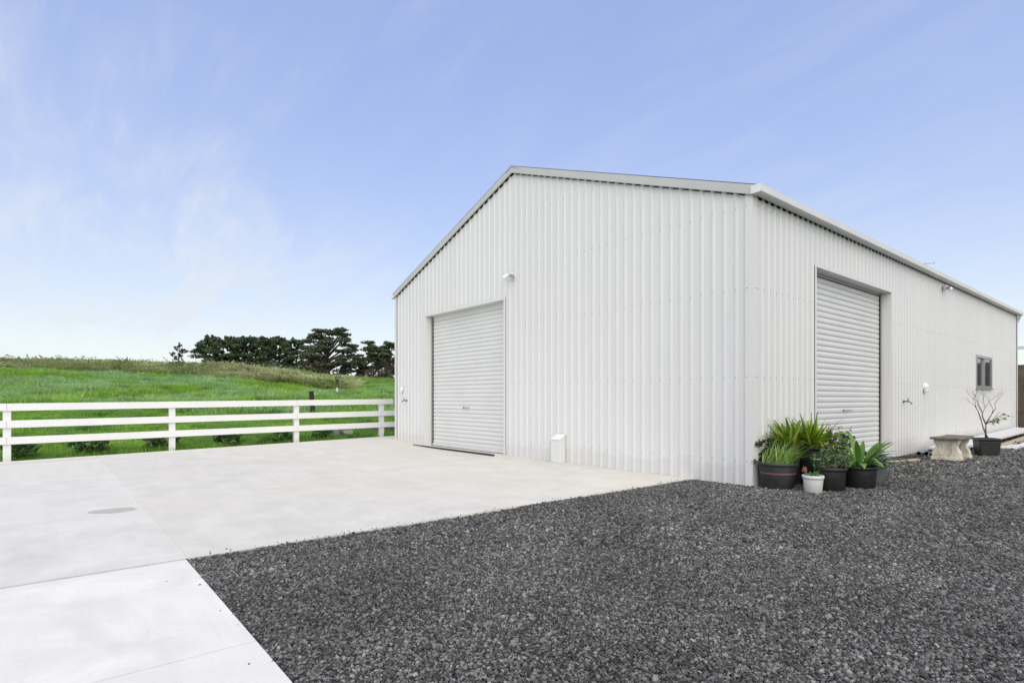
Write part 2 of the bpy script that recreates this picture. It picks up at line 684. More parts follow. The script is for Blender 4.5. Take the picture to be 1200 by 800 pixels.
k = NT('bare_earth')
pos = k.n('ShaderNodeNewGeometry').outputs['Position']
b = k.noise(1.2, 7, .65, pos)
c = k.ramp(b, [(.28, (.05, .033, .024)), (.55, (.10, .068, .048)), (.78, (.17, .125, .095))])
c = k.mix(k.ramp(k.noise(.5, 5, .6, pos), [(.55, (0, 0, 0)), (.7, (.8, .8, .8))]), c, (.09, .10, .045))
k.col(c)
k.rough(.95)
k.bump(k.noise(4, 7, .7, pos), 1.0, .15)
M['earth'] = k.m

k = NT('weathered_cast_stone')
pos = k.n('ShaderNodeNewGeometry').outputs['Position']
c = k.ramp(k.noise(7, 6, .65, pos), [(.30, (.46, .39, .26)), (.5, (.64, .60, .50)), (.7, (.76, .73, .66))])
c = k.mix(k.ramp(k.noise(15, 6, .7, pos), [(.52, (0, 0, 0)), (.70, (.5, .5, .5))]), c, (.28, .235, .15))
k.col(c)
k.rough(.9)
k.bump(k.noise(45, 5, .6, pos), .5, .01)
M['caststone'] = k.m
k = NT('mossy_bench_top')
pos = k.n('ShaderNodeNewGeometry').outputs['Position']
c = k.ramp(k.noise(11, 6, .7, pos), [(.3, (.075, .068, .05)), (.55, (.17, .15, .115)), (.75, (.30, .27, .21))])
k.col(c)
k.rough(.95)
k.bump(k.noise(60, 5, .6, pos), .6, .008)
M['benchtop'] = k.m

# foliage
M['pine'] = m_leaf('pine_needles', [(.042, .066, .038), (.085, .125, .07), (.15, .205, .115)], .7, .25)
M['cypress'] = m_leaf('cypress_foliage', [(.052, .066, .042), (.095, .116, .072), (.165, .19, .12)], .7, .25)
M['drybush'] = m_leaf('dead_lower_twigs', [(.07, .06, .05), (.14, .118, .095)], .8, .05)
M['sparse'] = m_leaf('brown_green_leaves', [(.035, .04, .025), (.075, .075, .05)], .7, .2)
M['shrub'] = m_leaf('shrub_leaves', [(.035, .075, .022), (.09, .17, .05), (.19, .31, .10)], .5, .15)
M['strap'] = m_leaf('strap_leaves', [(.065, .155, .02), (.14, .27, .03), (.28, .41, .045), (.56, .58, .13)], .38, .25, 'object')
M['reedy'] = m_leaf('bright_blades', [(.14, .27, .05), (.24, .40, .10), (.38, .54, .18)], .45, .3)
M['broad'] = m_leaf('broad_leaves', [(.065, .155, .028), (.125, .26, .05), (.22, .36, .10)], .4, .25, 'object')
M['bluebroad'] = m_leaf('blue_green_leaves', [(.07, .125, .10), (.13, .20, .16)], .45, .2, 'object')
M['ger'] = m_leaf('geranium_leaves', [(.05, .12, .03), (.11, .23, .055), (.20, .34, .10)], .5, .2)
M['herb'] = m_leaf('small_herb_leaves', [(.045, .09, .035), (.10, .17, .065), (.19, .27, .12)], .55, .2)
M['darkleaf'] = m_leaf('dark_leaves', [(.010, .020, .010), (.03, .05, .022), (.06, .085, .035)], .45, .15)
M['succ'] = m_leaf('succulent_leaves', [(.08, .19, .06), (.15, .30, .11)], .4, .25)
M['lawn'] = m_leaf('lawn_blades', [(.19, .37, .05), (.32, .54, .08), (.45, .66, .14)], .55, .45, 'object', patch=(.35, (.16, .33, .06), (.28, .49, .11)))
M['meadow'] = m_leaf('pasture_blades', [(.17, .36, .04), (.32, .54, .07), (.47, .69, .13)], .6, .45, 'object', patch=(.22, (.29, .47, .17), (.48, .68, .33)))
M['seed'] = m_leaf('seeding_grass', [(.27, .31, .12), (.46, .47, .23), (.66, .62, .40)], .7, .4, 'object', patch=(.20, (.18, .27, .07), (.36, .40, .17)))

# ------------------------------------------------------------------ setting: terrain, slabs, gravel
RX = (-60, -54, -36, -27, -20, -16, -10, 0, 10)
RA = (1.25, 1.2, 1.2, .90, .42, .0, .0, 0, 0)


def fence_z(y):
    return np.clip(-.074 + (np.asarray(y, float) + 8.57) * .0186, -.25, .12)


def terrain_z(x, y):
    x = np.asarray(x, float)
    y = np.asarray(y, float)
    dx, dy = x - CAM.x, y - CAM.y
    xc = dx * RV.x + dy * RV.y
    yc = dx * FV.x + dy * FV.y
    q = np.maximum(0, -12.25 - x)
    rise = .057 * q
    rise = 6.4 * np.tanh(rise / 6.4 * 1.0) * 1.0 + .006 * np.minimum(q, 160)
    w = yc - 60
    amp = np.interp(xc, RX, RA)
    rid = amp * np.exp(-np.where(w < 0, (w / 21.) ** 2, (w / 26.) ** 2))
    und = (vnoise(x, y, 9, 1) - .5) * .35 + (vnoise(x, y, 3.1, 2) - .5) * .20
    und = und + (vnoise(x, y, 1.9, 12) - .5) * .30 * sstep(6, 16, q)
    und = und * sstep(1.5, 10, q)
    z = fence_z(y) - .015 + rise + rid * sstep(0, 12, q) + und
    inside = sstep(-12.02, -11.85, x)
    return z * (1 - inside) + -.16 * inside


def axis(parts):
    out = []
    for a, b, st in parts:
        out += list(np.arange(a, b, st))
    return out


xs = axis([(-900, -300, 60), (-300, -130, 10), (-130, -30, .9), (-30, -12.2, .8)]) + [-12.2, -12.1, -12.02, -11.93, -11.85] + \
    axis([(-11, 30, 4), (30, 120, 15), (120, 901, 65)])
ys = axis([(-900, -200, 70), (-200, -60, 10), (-60, 70, .9), (70, 100, 2), (100, 200, 10), (200, 901, 70)])
gx, gy = np.meshgrid(xs, ys)
gz = terrain_z(gx, gy)
nx, ny = len(xs), len(ys)
mb = MB()
mb.v = list(zip(gx.ravel().tolist(), gy.ravel().tolist(), gz.ravel().tolist()))
mb.f = [(j * nx + i, j * nx + i + 1, (j + 1) * nx + i + 1, (j + 1) * nx + i) for j in range(ny - 1) for i in range(nx - 1)]
struct(mb.build('ground', M['pasture'], smooth=True))


def slab_z(x, y):
    t = sstep(-6.0, -11.9, x) if False else 1 - sstep(-11.9, -7.5, x)
    return .012 + t * fence_z(y)


def slab(name, x0, x1, y0, y1, mat, step=.8):
    """concrete slab whose top follows the fall of the site"""
    nxs = max(2, int((x1 - x0) / step) + 1)
    nys = max(2, int((y1 - y0) / step) + 1)
    X = np.linspace(x0, x1, nxs)
    Y = np.linspace(y0, y1, nys)
    m = MB()
    ids = {}

    def V(x, y, z):
        m.v.append((float(x), float(y), float(z)))
        return len(m.v) - 1
    top = [[V(x, y, slab_z(x, y)) for x in X] for y in Y]
    for j in range(nys - 1):
        for i in range(nxs - 1):
            m.f.append((top[j][i], top[j][i + 1], top[j + 1][i + 1], top[j + 1][i]))
    ring = top[0] + [r[-1] for r in top[1:]] + top[-1][-2::-1] + [r[0] for r in top[-2:0:-1]]
    low = [V(m.v[i][0], m.v[i][1], m.v[i][2] - .13) for i in ring]
    n = len(ring)
    for i in range(n):
        m.f.append((ring[i], low[i], low[(i + 1) % n], ring[(i + 1) % n]))
    return struct(m.build(name, mat))


EDGE = -.95
slab('concrete_apron', -11.95, EDGE, -7.0402, -.006, M['conc_a'])
slab('concrete_apron_pale', -11.95, EDGE, -24, -7.0410, M['conc_b'])
slab('side_path', -11.95, -10.80, .012, 16, M['conc_a'])
slab('concrete_path', EDGE + .034, 1.004, -16, -7.06, M['conc_c'])
slab('concrete_path', 1.010, 5.0, -16, -7.06, M['conc_c'])
slab('concrete_path', 5.006, 9.0, -16, -7.06, M['conc_c'])
# grit lying in the joints, just below the slab tops
j = MB()
j.box((EDGE - .001, -16, -.1), (EDGE + .035, -7.06, .001))
j.box((1.003, -16, -.1), (1.011, -7.061, -.02))
j.box((5.005, -16, -.1), (5.007, -7.061, .006))
struct(j.build('joint_grit', M['joint']))


def gravel_z(x, y):
    return (vnoise(x, y, .9, 4) - .5) * .022 + (vnoise(x, y, 2.7, 5) - .5) * .02 + .0028 * np.clip(y, 0, 30) - .012


GX = axis([(EDGE + .002, 12, .3), (12, 60.1, 2.4)])
GY = axis([(-7.058, 20, .3), (20, 40.1, 1.2)])
m = MB()
hx, hy = np.meshgrid(GX, GY)
hz = gravel_z(hx, hy) - .004
gn = len(GX)
m.v = list(zip(hx.ravel().tolist(), hy.ravel().tolist(), hz.ravel().tolist()))
for jj in range(len(GY) - 1):
    for ii in range(gn - 1):
        m.f.append((jj * gn + ii, jj * gn + ii + 1, (jj + 1) * gn + ii + 1, (jj + 1) * gn + ii))
struct(m.build('gravel_bed', M['bed'], smooth=True))


def stone_mesh(i):
    r = random.Random(100 + i)
    import bmesh
    bm = bmesh.new()
    bmesh.ops.create_icosphere(bm, subdivisions=1, radius=.5)
    ax = (1.0, r.uniform(.62, .9), r.uniform(.40, .62))
    for v in bm.verts:
        kx = 1 + r.uniform(-.22, .22)
        v.co = Vector((v.co.x * ax[0] * kx, v.co.y * ax[1] * kx, v.co.z * ax[2] * kx))
    me = bpy.data.meshes.new(f'stone_{i}')
    bm.to_mesh(me)
    bm.free()
    me.materials.append(M['stone'])
    return me


def gravel_points(pitch, size, d0, d1):
    """jittered grid of stones over the gravel between two distances from the path's end"""
    x = np.arange(EDGE + .01, 18, pitch)
    y = np.arange(-7.05, 26, pitch)
    X, Y = np.meshgrid(x, y)
    X = X.ravel() + rng.uniform(-.5, .5, X.size) * pitch
    Y = Y.ravel() + rng.uniform(-.5, .5, Y.size) * pitch
    dx, dy = X - CAM.x, Y - CAM.y
    xc = dx * RV.x + dy * RV.y
    yc = dx * FV.x + dy * FV.y
    ok = (yc >= d0) & (yc < d1) & (np.abs(xc) < yc * .93 + 1.3) & ~((X < .0) & (Y > 0))
    ok &= (X > EDGE - .005) & (Y > -7.055)
    X, Y = X[ok], Y[ok]
    n = len(X)
    s = size * np.exp(rng.normal(0, .26, n))
    # sparse bigger ones on top
    Z = gravel_z(X, Y) + s * rng.uniform(.05, .42, n)
    return np.stack([X, Y, Z], 1), s


P, S = zip(*[gravel_points(.0130, .0188, 1.4, 4.8), gravel_points(.0165, .0240, 4.8, 9.0), gravel_points(.029, .040, 9.0, 15.0), gravel_points(.055, .07, 15., 24.)])
# a few stones kicked onto the concrete
ns_ = 120
ex = EDGE - rng.exponential(.035, ns_)
ey = rng.uniform(-7.0, -.1, ns_)
k2 = 14
px_ = rng.uniform(EDGE + .05, 3.2, k2)
py2 = -7.06 - rng.exponential(.05, k2)
sx2 = np.concatenate([rng.uniform(.007, .019, ns_), rng.uniform(.007, .017, k2)])
ex, ey = np.concatenate([ex, px_]), np.concatenate([ey, py2])
P = P + (np.stack([ex, ey, slab_z(ex, ey) + sx2 * .22], 1),)
S = S + (sx2,)
P = np.concatenate(P)
S = np.concatenate(S)
n = len(P)
R_ = np.stack([rng.normal(0, .5, n), rng.normal(0, .5, n), rng.uniform(0, 6.28, n)], 1)
scatter('gravel', P, R_, S, rng.integers(0, 7, n), [stone_mesh(i) for i in range(7)], 'dark grey crushed stone gravel spread beside the white shed')


# earth bank behind the shed
def bank_z(x, y):
    b = sstep(19.8, 23.2, y + .10 * x + (vnoise(x, y, 3, 8) - .5) * 2.0)
    return -.2 + b * (2.75 + .5 * vnoise(x, y, 5, 9)) + (vnoise(x, y, 1.1, 10) - .5) * .35 * b


bx, by = np.meshgrid(np.arange(-9, 40, .6), np.arange(19.4, 60, .6))
m = MB()
bz = bank_z(bx, by)
m.v = list(zip(bx.ravel().tolist(), by.ravel().tolist(), bz.ravel().tolist()))
bn = bx.shape[1]
m.f = [(a * bn + b, a * bn + b + 1, (a + 1) * bn + b + 1, (a + 1) * bn + b) for a in range(bx.shape[0] - 1) for b in range(bn - 1)]
struct(m.build('earth_bank', M['earth'], smooth=True))

# ------------------------------------------------------------------ shed
W, L, H = 10.84, 18.75, 4.26
RISE = 1.98
PITCH = .19
PROF = [(0, 0), (.110, 0), (.132, .0145), (.164, .0145), (.188, 0)]
shed = thing('steel_shed', 'large white corrugated steel shed with gable roof and two roller doors', 'shed')
GD = (-9.12, -5.74, 3.49)          # gable door: x0, x1, head
SD = (2.12, 5.78, 3.50)            # side door: y0, y1, head
WIN = (12.92, 14.83, 1.60, 2.53)


def roof_z(x):
    return H + RISE * (1 - abs(x + W / 2) / (W / 2))


def wall_sheets(length, top, holes, place, n_ribs=4, notch=.05):
    """corrugated sheets side by side, each its own mesh; holes = (t0, t1, z0, z1)"""
    sw = n_ribs * PITCH
    ns = int(math.ceil(length / sw))
    for k in range(ns):
        t0, t1 = k * sw, min(length, (k + 1) * sw)
        pts = []
        for r in range(n_ribs):
            for (a, o) in PROF:
                t = t0 + r * PITCH + a
                if t < t1 - 1e-6:
                    pts.append((t, o))
        pts.append((t1, 0 if t1 == (k + 1) * sw else .0))
        for h in holes:
            for e in h[:2]:
                if t0 < e < t1 and all(abs(e - p[0]) > 1e-4 for p in pts):
                    lo = max(p for p in pts if p[0] < e)
                    hi = min(p for p in pts if p[0] > e)
                    f = (e - lo[0]) / (hi[0] - lo[0])
                    pts.append((e, lo[1] + f * (hi[1] - lo[1])))
        pts.sort()
        m, m_low = MB(), MB()
        lift = .0012 * (k % 2)
        for (ta, oa), (tb, ob) in zip(pts, pts[1:]):
            mid = (ta + tb) / 2
            spans = [(-.03, None)]
            for h in holes:
                if h[0] < mid < h[1]:
                    spans = ([(-.03, h[2])] if h[2] > 0 else []) + [(h[3], None)]
            cut = notch if oa == ob == 0 else 0          # pans stop short of the eave, ribs run on
            for z0, z1 in spans:
                mm = m if z1 is None else m_low
                mm.add([place(ta, oa + lift, z0), place(tb, ob + lift, z0),
                        place(tb, ob + lift, z1 if z1 is not None else top(tb) - cut), place(ta, oa + lift, z1 if z1 is not None else top(ta) - cut)],
                       [(0, 1, 2, 3)])
        for mm in (m, m_low):
            if mm.v:
                mm.build('cladding_sheet', M['wall'], shed)


gp = lambda t, o, z: (-W + t, -o, z)
wall_sheets(W, lambda t: roof_z(-W + t) - .02, [(GD[0] + W, GD[1] + W, 0, GD[2])], gp, notch=.034)
sp_ = lambda t, o, z: (o, t, z)
wall_sheets(L, lambda t: H - .01, [(SD[0], SD[1], 0, SD[2]), WIN], sp_)
MB().add([(-W, 0, -.03), (-W, L, -.03), (-W, L, H), (-W, 0, H)], [(0, 1, 2, 3)]).build('cladding_sheet', M['wall'], shed)
MB().add([(-W, L, -.03), (0, L, -.03), (0, L, H), (-W / 2, L, H + RISE), (-W, L, H)], [(0, 1, 2, 3, 4)]).build('cladding_sheet', M['wall'], shed)

# roof sheets, ribbed down the slope
for s in (0, 1):
    x0, x1 = (.07, -W / 2) if s == 0 else (-W - .07, -W / 2)
    z0 = H - .07 / (W / 2) * RISE + .06
    z1 = H + RISE + .06
    m = MB()
    y = -.05
    pr = []
    while y < L + .05:
        for a, o in PROF:
            pr.append((y + a, o))
        y += PITCH
    for (ya, oa), (yb, ob) in zip(pr, pr[1:]):
        m.add([(x0, ya, z0 + oa), (x0, yb, z0 + ob), (x1, yb, z1 + ob), (x1, ya, z1 + oa)], [(0, 1, 2, 3)])
    m.build('roof', M['roofsheet'], shed)
# ridge cap
m = MB()
zr = H + RISE + .085
m.add([(-W / 2 - .2, -.085, zr - .08), (-W / 2, -.085, zr + .012), (-W / 2 + .2, -.085, zr - .08),
       (-W / 2 - .2, L + .06, zr - .08), (-W / 2, L + .06, zr + .012), (-W / 2 + .2, L + .06, zr - .08)], [(0, 1, 4, 3), (1, 2, 5, 4)])
m.build('ridge_cap', M['barge'], shed)
# barge flashings: folded face + top flange + return lip
for sgn in (1, -1):
    xe = .10 if sgn == 1 else -W - .10
    ze = H - .10 / (W / 2) * RISE
    m = MB()
    for (ya, yb, da, db) in ((-.072, -.064, -.035, .115), (-.072, .12, .105, .115), (-.072, -.05, -.039, -.033)):
        vs = []
        for x, z in ((xe, ze), (-W / 2, H + RISE)):
            vs += [(x, ya, z + da), (x, yb, z + da), (x, yb, z + db), (x, ya, z + db)]
        m.add(vs, [(0, 1, 2, 3), (7, 6, 5, 4), (0, 4, 5, 1), (1, 5, 6, 2), (2, 6, 7, 3), (3, 7, 4, 0)])
    m.build('barge_flashing', M['barge'], shed)
# gutters
for sgn, x0 in ((1, 0.030), (-1, -W - .030)):
    m = MB()
    pr = [(0, .09), (0, .0), (.125, -.008), (.142, .006), (.150, .098), (.142, .102), (.134, .098), (.128, .02), (.118, .002), (.008, .010), (.008, .09)]
    pr = [(x0 + sgn * u, H - .038 + v) for u, v in pr]
    nP = len(pr)
    ya, yb = -.085, L + .09
    m.v = [(u, ya, v) for u, v in pr] + [(u, yb, v) for u, v in pr]
    m.f = [(i, (i + 1) % nP, nP + (i + 1) % nP, nP + i) for i in range(nP)]
    g = m.build('gutter', M['gutter'], shed)
    for yy in (ya, yb):
        m2 = MB()
        m2.prism([(x0 - sgn * .001, H - .047), (x0 + sgn * .126, H - .050), (x0 + sgn * .143, H - .036), (x0 + sgn * .152, H + .062), (x0 - sgn * .001, H + .072)], 'y', yy - .004, yy + .0015)
        m2.build('end_cap', M['gutter'], g)
# rainwater outlet hanging below the far gutter end
m = MB()
m.tube([(.085, L + .02, H + .02), (.085, L + .02, H - .10), (.03, L + .09, H - .2), (-.02, L + .12, H - .3), (-.02, L + .12, .1)], .042, 10)
m.build('downpipe', M['gutter'], shed, smooth=True)
# added black eave strip: keeps daylight out, paints shade into gaps above the pans
m = MB().box((-.05, .02, H - .16), (-.004, L - .02, H + .03))
m.build('eave_shade_strip', M['dark'], shed)
for xe in (-.03, -W + .03):
    m = MB()
    vs_ = []
    for x_, z_ in ((xe, H), (-W / 2, H + RISE)):
        vs_ += [(x_, .004, z_ - .16), (x_, .05, z_ - .16), (x_, .05, z_ + .03), (x_, .004, z_ + .03)]
    m.add(vs_, [(0, 1, 2, 3), (7, 6, 5, 4), (0, 4, 5, 1), (1, 5, 6, 2), (2, 6, 7, 3), (3, 7, 4, 0)])
    m.build('rake_shade_strip', M['dark'], shed)  # added black strip along the rake, painting shade between ribs under the barge
# corner flashings (L shaped angles)
for (cx_, cy_, sx_, sy_) in ((0, 0, 1, 1), (-W, 0, -1, 1), (0, L, 1, -1)):
    m = MB()
    o = .0265
    x_in, y_in = cx_ + sx_ * o, cy_ - sy_ * o
    m.box((min(x_in, x_in - sx_ * .115), min(y_in, y_in + sy_ * .004), -.02), (max(x_in, x_in - sx_ * .115), max(y_in, y_in + sy_ * .004), H - .012))
    m.box((min(x_in, x_in - sx_ * .004), min(y_in + sy_ * .004, y_in + sy_ * .115), -.02), (max(x_in, x_in - sx_ * .004), max(y_in + sy_ * .004, y_in + sy_ * .115), H - .012))
    m.build('corner_flashing', M['flash'], shed)

# roller doors -----------------------------------------------------
SLAT = .102


def slat_mesh(width):
    """one corrugation of the door curtain, running along local x"""
    m = MB()
    pr = []
    for i in range(9):
        t = i / 8
        pr.append((.010 * math.sin(PI * t) ** .45, t * SLAT * .84))
    pr += [(-.014, SLAT * .86), (-.015, SLAT * .96), (0, SLAT)]
    n_ = len(pr)
    m.v = [(0, -o, z) for o, z in pr] + [(width, -o, z) for o, z in pr]
    m.f = [(i, n_ + i, n_ + i + 1, i + 1) for i in range(n_ - 1)]
    return m.mesh('slat', M['slat'], True)


def roller_door(org, rz, width, head, label, depth=.165):
    """local frame: x along the opening, -y towards the outside, z up; the wall's face at y=0"""
    n_ = int((head - .12) / SLAT)
    zb = .085
    top = zb + n_ * SLAT
    door = MB().box((.06, depth + .012, top), (width - .06, depth + .03, head + .05)).build('roller_door', M['slat'], shed)
    for x in (0.0, width - .06):
        MB().box((x, depth - .012, 0), (x + .06, depth + .05, head - .02)).build('guide', M['steel'], door)
    door.location = org
    door.rotation_euler = (0, 0, rz)
    door['label'] = label
    hood = MB().box((.0, depth + .02, head - .06), (width, depth + .4, head + .5)).build('hood', M['dark'], door)
    for x in (.06, width - .072):
        MB().box((x, depth - .008, 0.02), (x + .012, depth + .008, head - .05)).build('brush_strip', M['dark'], door)
    me = slat_mesh(width - .12)
    for i in range(n_):
        share(me, 'slat', door, (.06, depth + .022, zb + i * SLAT))
    bb = MB().box((.03, depth - .012, .02), (width - .03, depth + .03, .084))
    bb.build('bottom_rail', M['slat'], door, bevel=.004)
    MB().box((.06, depth - .004, 0.0), (width - .06, depth + .02, .0205)).build('weather_seal', M['dark'], door)
    hd = MB()
    hz_ = zb + SLAT * 9.45
    cxx = width * .5
    hd.tube([(cxx - .09, depth - .012, hz_), (cxx - .09, depth - .055, hz_), (cxx + .09, depth - .055, hz_), (cxx + .09, depth - .012, hz_)], .009, 8)
    MB().box((cxx - .19, depth - .012, hz_ - .02), (cxx - .135, depth + .004, hz_ + .02)).build('lock', M['steel'], door, bevel=.004)
    hd.build('handle', M['steel'], door, smooth=True)
    return door


roller_door((GD[0] + .012, 0, 0), 0, GD[1] - GD[0] - .024, GD[2] - .012, 'white roller door in the gable wall')
roller_door((0, SD[0] + .012, 0), PI / 2, SD[1] - SD[0] - .024, SD[2] - .012, 'white roller door in the long side wall')


def reveal(axis_, a, b, head):
    """jamb and head flashings folded round an opening"""
    def bx_(u0, u1, w0, w1, z0, z1, nm):
        m = MB()
        if axis_ == 'x':
            m.box((u0, w0, z0), (u1, w1, z1))
        else:
            m.box((-w1, u0, z0), (-w0, u1, z1))
        m.build(nm, M['flash'], shed)
    bx_(a, a + .008, -.029, .215, -.02, head, 'jamb_flashing')
    bx_(b - .008, b, -.029, .215, -.02, head, 'jamb_flashing')
    bx_(a - .05, a, -.029, -.0245, -.02, head + .05, 'jamb_cover')
    bx_(b, b + .05, -.029, -.0245, -.02, head + .05, 'jamb_cover')
    bx_(a, b, -.029, -.0245, head, head + .05, 'head_cover')
    bx_(a + .009, b - .009, -.034, .215, head - .009, head - .0005, 'head_flashing')


reveal('x', GD[0], GD[1], GD[2])
reveal('y', SD[0], SD[1], SD[2])
# concrete thresholds in the openings and inside floor
MB().box((-W + .05, .012, -.12), (-.05, L - .05, .006)).build('floor_slab', M['conc_a'], shed)

# window
wf = MB()
y0, y1, z0, z1 = WIN
f_ = .055
ym = (y0 + y1) / 2
for a, b in (((y0 - .02, z0 - .02), (y0 + f_, z1 + .02)), ((y1 - f_, z0 - .02), (y1 + .02, z1 + .02)),
             ((y0 + f_, z0 - .02), (y1 - f_, z0 + f_)), ((y0 + f_, z1 - f_), (y1 - f_, z1 + .02)), ((ym - .03, z0 + f_), (ym + .03, z1 - f_))):
    wf.box((-.06, a[0], a[1]), (.036, b[0], b[1]))
win = wf.build('window', M['alu'], shed)
MB().box((-.02, y0 + f_, z0 + f_), (-.012, ym - .03, z1 - f_)).build('pane', M['glass'], win)
MB().box((.004, ym + .03, z0 + f_), (.010, y1 - f_, z1 - f_)).build('pane', M['glass'], win)
sash = MB()
for a, b in (((ym - .005, z0 + f_), (ym + .03, z1 - f_)),):
    sash.box((-.03, ym - .07, z0 + f_), (-.005, ym - .03, z1 - f_))
sash.build('sash_stile', M['alu'], win)
MB().box((.037, y0 - .04, z0 - .05), (.075, y1 + .04, z0 - .022)).build('sill', M['alu'], win)

# screw heads: one on each rib along the girts
m = MB()
rows = (.36, 1.59, 2.88, 4.08)


def screw(m, p, ax):
    r = .0085
    vs = []
    for off in (0, .006):
        for i in range(6):
            a = i * PI / 3
            u, v = r * math.cos(a), r * math.sin(a)
            vs.append((p[0] + u, p[1] - off, p[2] + v) if ax == 'y' else (p[0] + off, p[1] + u, p[2] + v))
    m.add(vs, [tuple(range(6, 12))] + [(i, (i + 1) % 6, 6 + (i + 1) % 6, 6 + i) for i in range(6)])


nr = int(W / PITCH)
for r in range(nr + 1):
    t = r * PITCH + .148
    x = -W + t
    if t > W - .05:
        continue
    for z in rows + (5.2,):
        if z > roof_z(x) - .12 or (GD[0] - .05 < x < GD[1] + .05 and z < GD[2] + .05):
            continue
        screw(m, (x, -.0155, z + random.uniform(-.006, .006)), 'y')
for r in range(int(L / PITCH)):
    t = r * PITCH + .148
    for z in rows:
        if (SD[0] - .05 < t < SD[1] + .05 and z < SD[2] + .05) or (WIN[0] - .05 < t < WIN[1] + .05 and WIN[2] - .05 < z < WIN[3] + .05):
            continue
        screw(m, (.0155, t, z + random.uniform(-.006, .006)), 'x')
for z in rows:
    screw(m, (-.06, -.0265, z), 'y')
    screw(m, (.0265, .06, z), 'x')
m.build('screw_head', M['screw'], shed, kind='stuff')

# raised threshold before the gable door
t = thing('door_threshold', 'thin concrete threshold with dark rubber front strip before the gable roller door', 'threshold', (0, 0, .012))
MB().box((-9.13, -.345, .0005), (-5.72, -.036, .022)).build('pad', M['conc_a'], t)
MB().box((-9.20, -.375, .0005), (-5.66, -.346, .046)).build('rubber_strip', M['drain'], t, bevel=.004)

# wall fittings ------------------------------------------------------
t = thing('downpipe_box', 'white steel box with sloping lid standing against the gable wall', 'box', (-3.93, -.018, 0))
m = MB().prism([(-.15, .012), (-.004, .012), (-.004, .55), (-.15, .47)], 'x', -.13, .13)
m.build('body', M['flash'], t, bevel=.008)
m = MB().add([(-.137, -.163, .463), (.137, -.163, .463), (.137, -.004, .556), (-.137, -.004, .556),
              (-.137, -.163, .472), (.137, -.163, .472), (.137, -.004, .566), (-.137, -.004, .566)],
             [(3, 2, 1, 0), (4, 5, 6, 7), (0, 1, 5, 4), (1, 2, 6, 5), (2, 3, 7, 6), (3, 0, 4, 7)])
m.build('lid', M['whiteplastic'], t)


def security_light(loc, rz, label):
    """local -y points away from the wall"""
    t = thing('security_light', label, 'light', loc, rz, 'security lights on the shed walls')
    t.scale = (.74, .74, .74)
    m = MB().lathe([(0, 0), (.06, 0), (.06, .035), (.045, .05), (0, .05)], 18)
    b = m.build('mounting_base', M['whiteplastic'], t, smooth=True)
    b.rotation_euler = (PI / 2, 0, 0)
    b.location = (0, -.012, 0)
    for s in (-1, 1):
        m = MB().tube([(0, -.05, 0), (s * .06, -.09, .02), (s * .10, -.11, .015)], .018, 8)
        m.build('arm', M['whiteplastic'], t, smooth=True)
        m = MB()
        a = Vector((s * .08, -.09, .03))
        dv = Vector((s * .55, -.6, -.55)).normalized()
        m.tube([a, a + dv * .03, a + dv * .05, a + dv * .17, a + dv * .185], [.03, .045, .055, .066, .07], 16, caps=False)
        m.tube([a + dv * .001, a + dv * .002], .03, 16)
        hd = m.build('lamp_head', M['whiteplastic'], t, smooth=True)
        MB().tube([a + dv * .172, a + dv * .176], .062, 16).build('lens', M['alu'], hd)
    m = MB().box((-.03, -.11, -.13), (.03, -.03, -.05))
    m.build('sensor', M['whiteplastic'], t, bevel=.015)
    return t


security_light((-5.45, -.005, 3.97), 0, 'white twin security light high on the gable wall above its roller door')
security_light((.005, 9.57, 4.08), PI / 2, 'white twin security light under the gutter of the long side wall')


def tap(loc, rz, label):
    t = thing('garden_tap', label, 'tap', loc, rz)
    m = MB()
    m.lathe([(.0, 0), (.03, 0), (.03, .006), (0, .006)], 14)
    f = m.build('wall_plate', M['brass'], t)
    f.rotation_euler = (PI / 2, 0, 0)
    m = MB().tube([(0, 0, 0), (0, -.07, 0), (0, -.11, -.005), (0, -.14, -.03), (0, -.145, -.06)], [.014, .016, .015, .013, .015], 10)
    m.build('spout', M['brass'], t, smooth=True)
    m = MB().tube([(0, -.07, 0), (0, -.085, .05)], .009, 8).tube([(-.04, -.085, .055), (.04, -.085, .055)], .009, 8)
    m.build('handle', M['brass'], t, smooth=True)


tap((-10.18, -.018, 1.22), 0, 'small metal tap on the gable wall left of the roller door')
tap((.018, 6.59, 1.21), PI / 2, 'small metal tap on the side wall right of the roller door')


def cowl(loc, rz, label, s):
    t = thing('wall_cowl', label, 'vent', loc, rz)
    m = MB()
    pr = [(s * math.cos(a), s * .9 * math.sin(a)) for a in np.linspace(0, PI / 2, 7)]
    m.lathe(pr, 20)
    o = m.build('dome', M['whiteplastic'], t, smooth=True)
    o.rotation_euler = (PI / 2, 0, 0)
    m = MB().box((-s * .55, -s * .95, -s * 1.25), (s * .55, -.005, -s * .55))
    m.build('lip', M['whiteplastic'], t, bevel=s * .15)


cowl((-10.43, -.018, 1.54), 0, 'small white domed cowl on the gable wall above the tap', .07)
cowl((.018, 8.04, 1.55), PI / 2, 'white domed cowl on the side wall between tap and window', .10)

# thin aerial beyond the roof edge
t = thing('roof_aerial', 'thin roof aerial showing above the gutter line', 'aerial', (-.6, 10.6, 4.5))
t.scale = (.5, .5, .93)
MB().tube([(0, 0, 0), (0, 0, .50)], .012, 6).build('mast', M['steel'], t)
MB().tube([(-.3, -.2, .48), (.35, .25, .48)], .008, 6).build('boom', M['steel'], t)
for i in range(4):
    q_ = -.25 + i * .18
    MB().tube([(q_ - .09, q_ * .7 + .12, .492), (q_ + .09, q_ * .7 - .12, .492)], .005, 5).build('element', M['steel'], t)

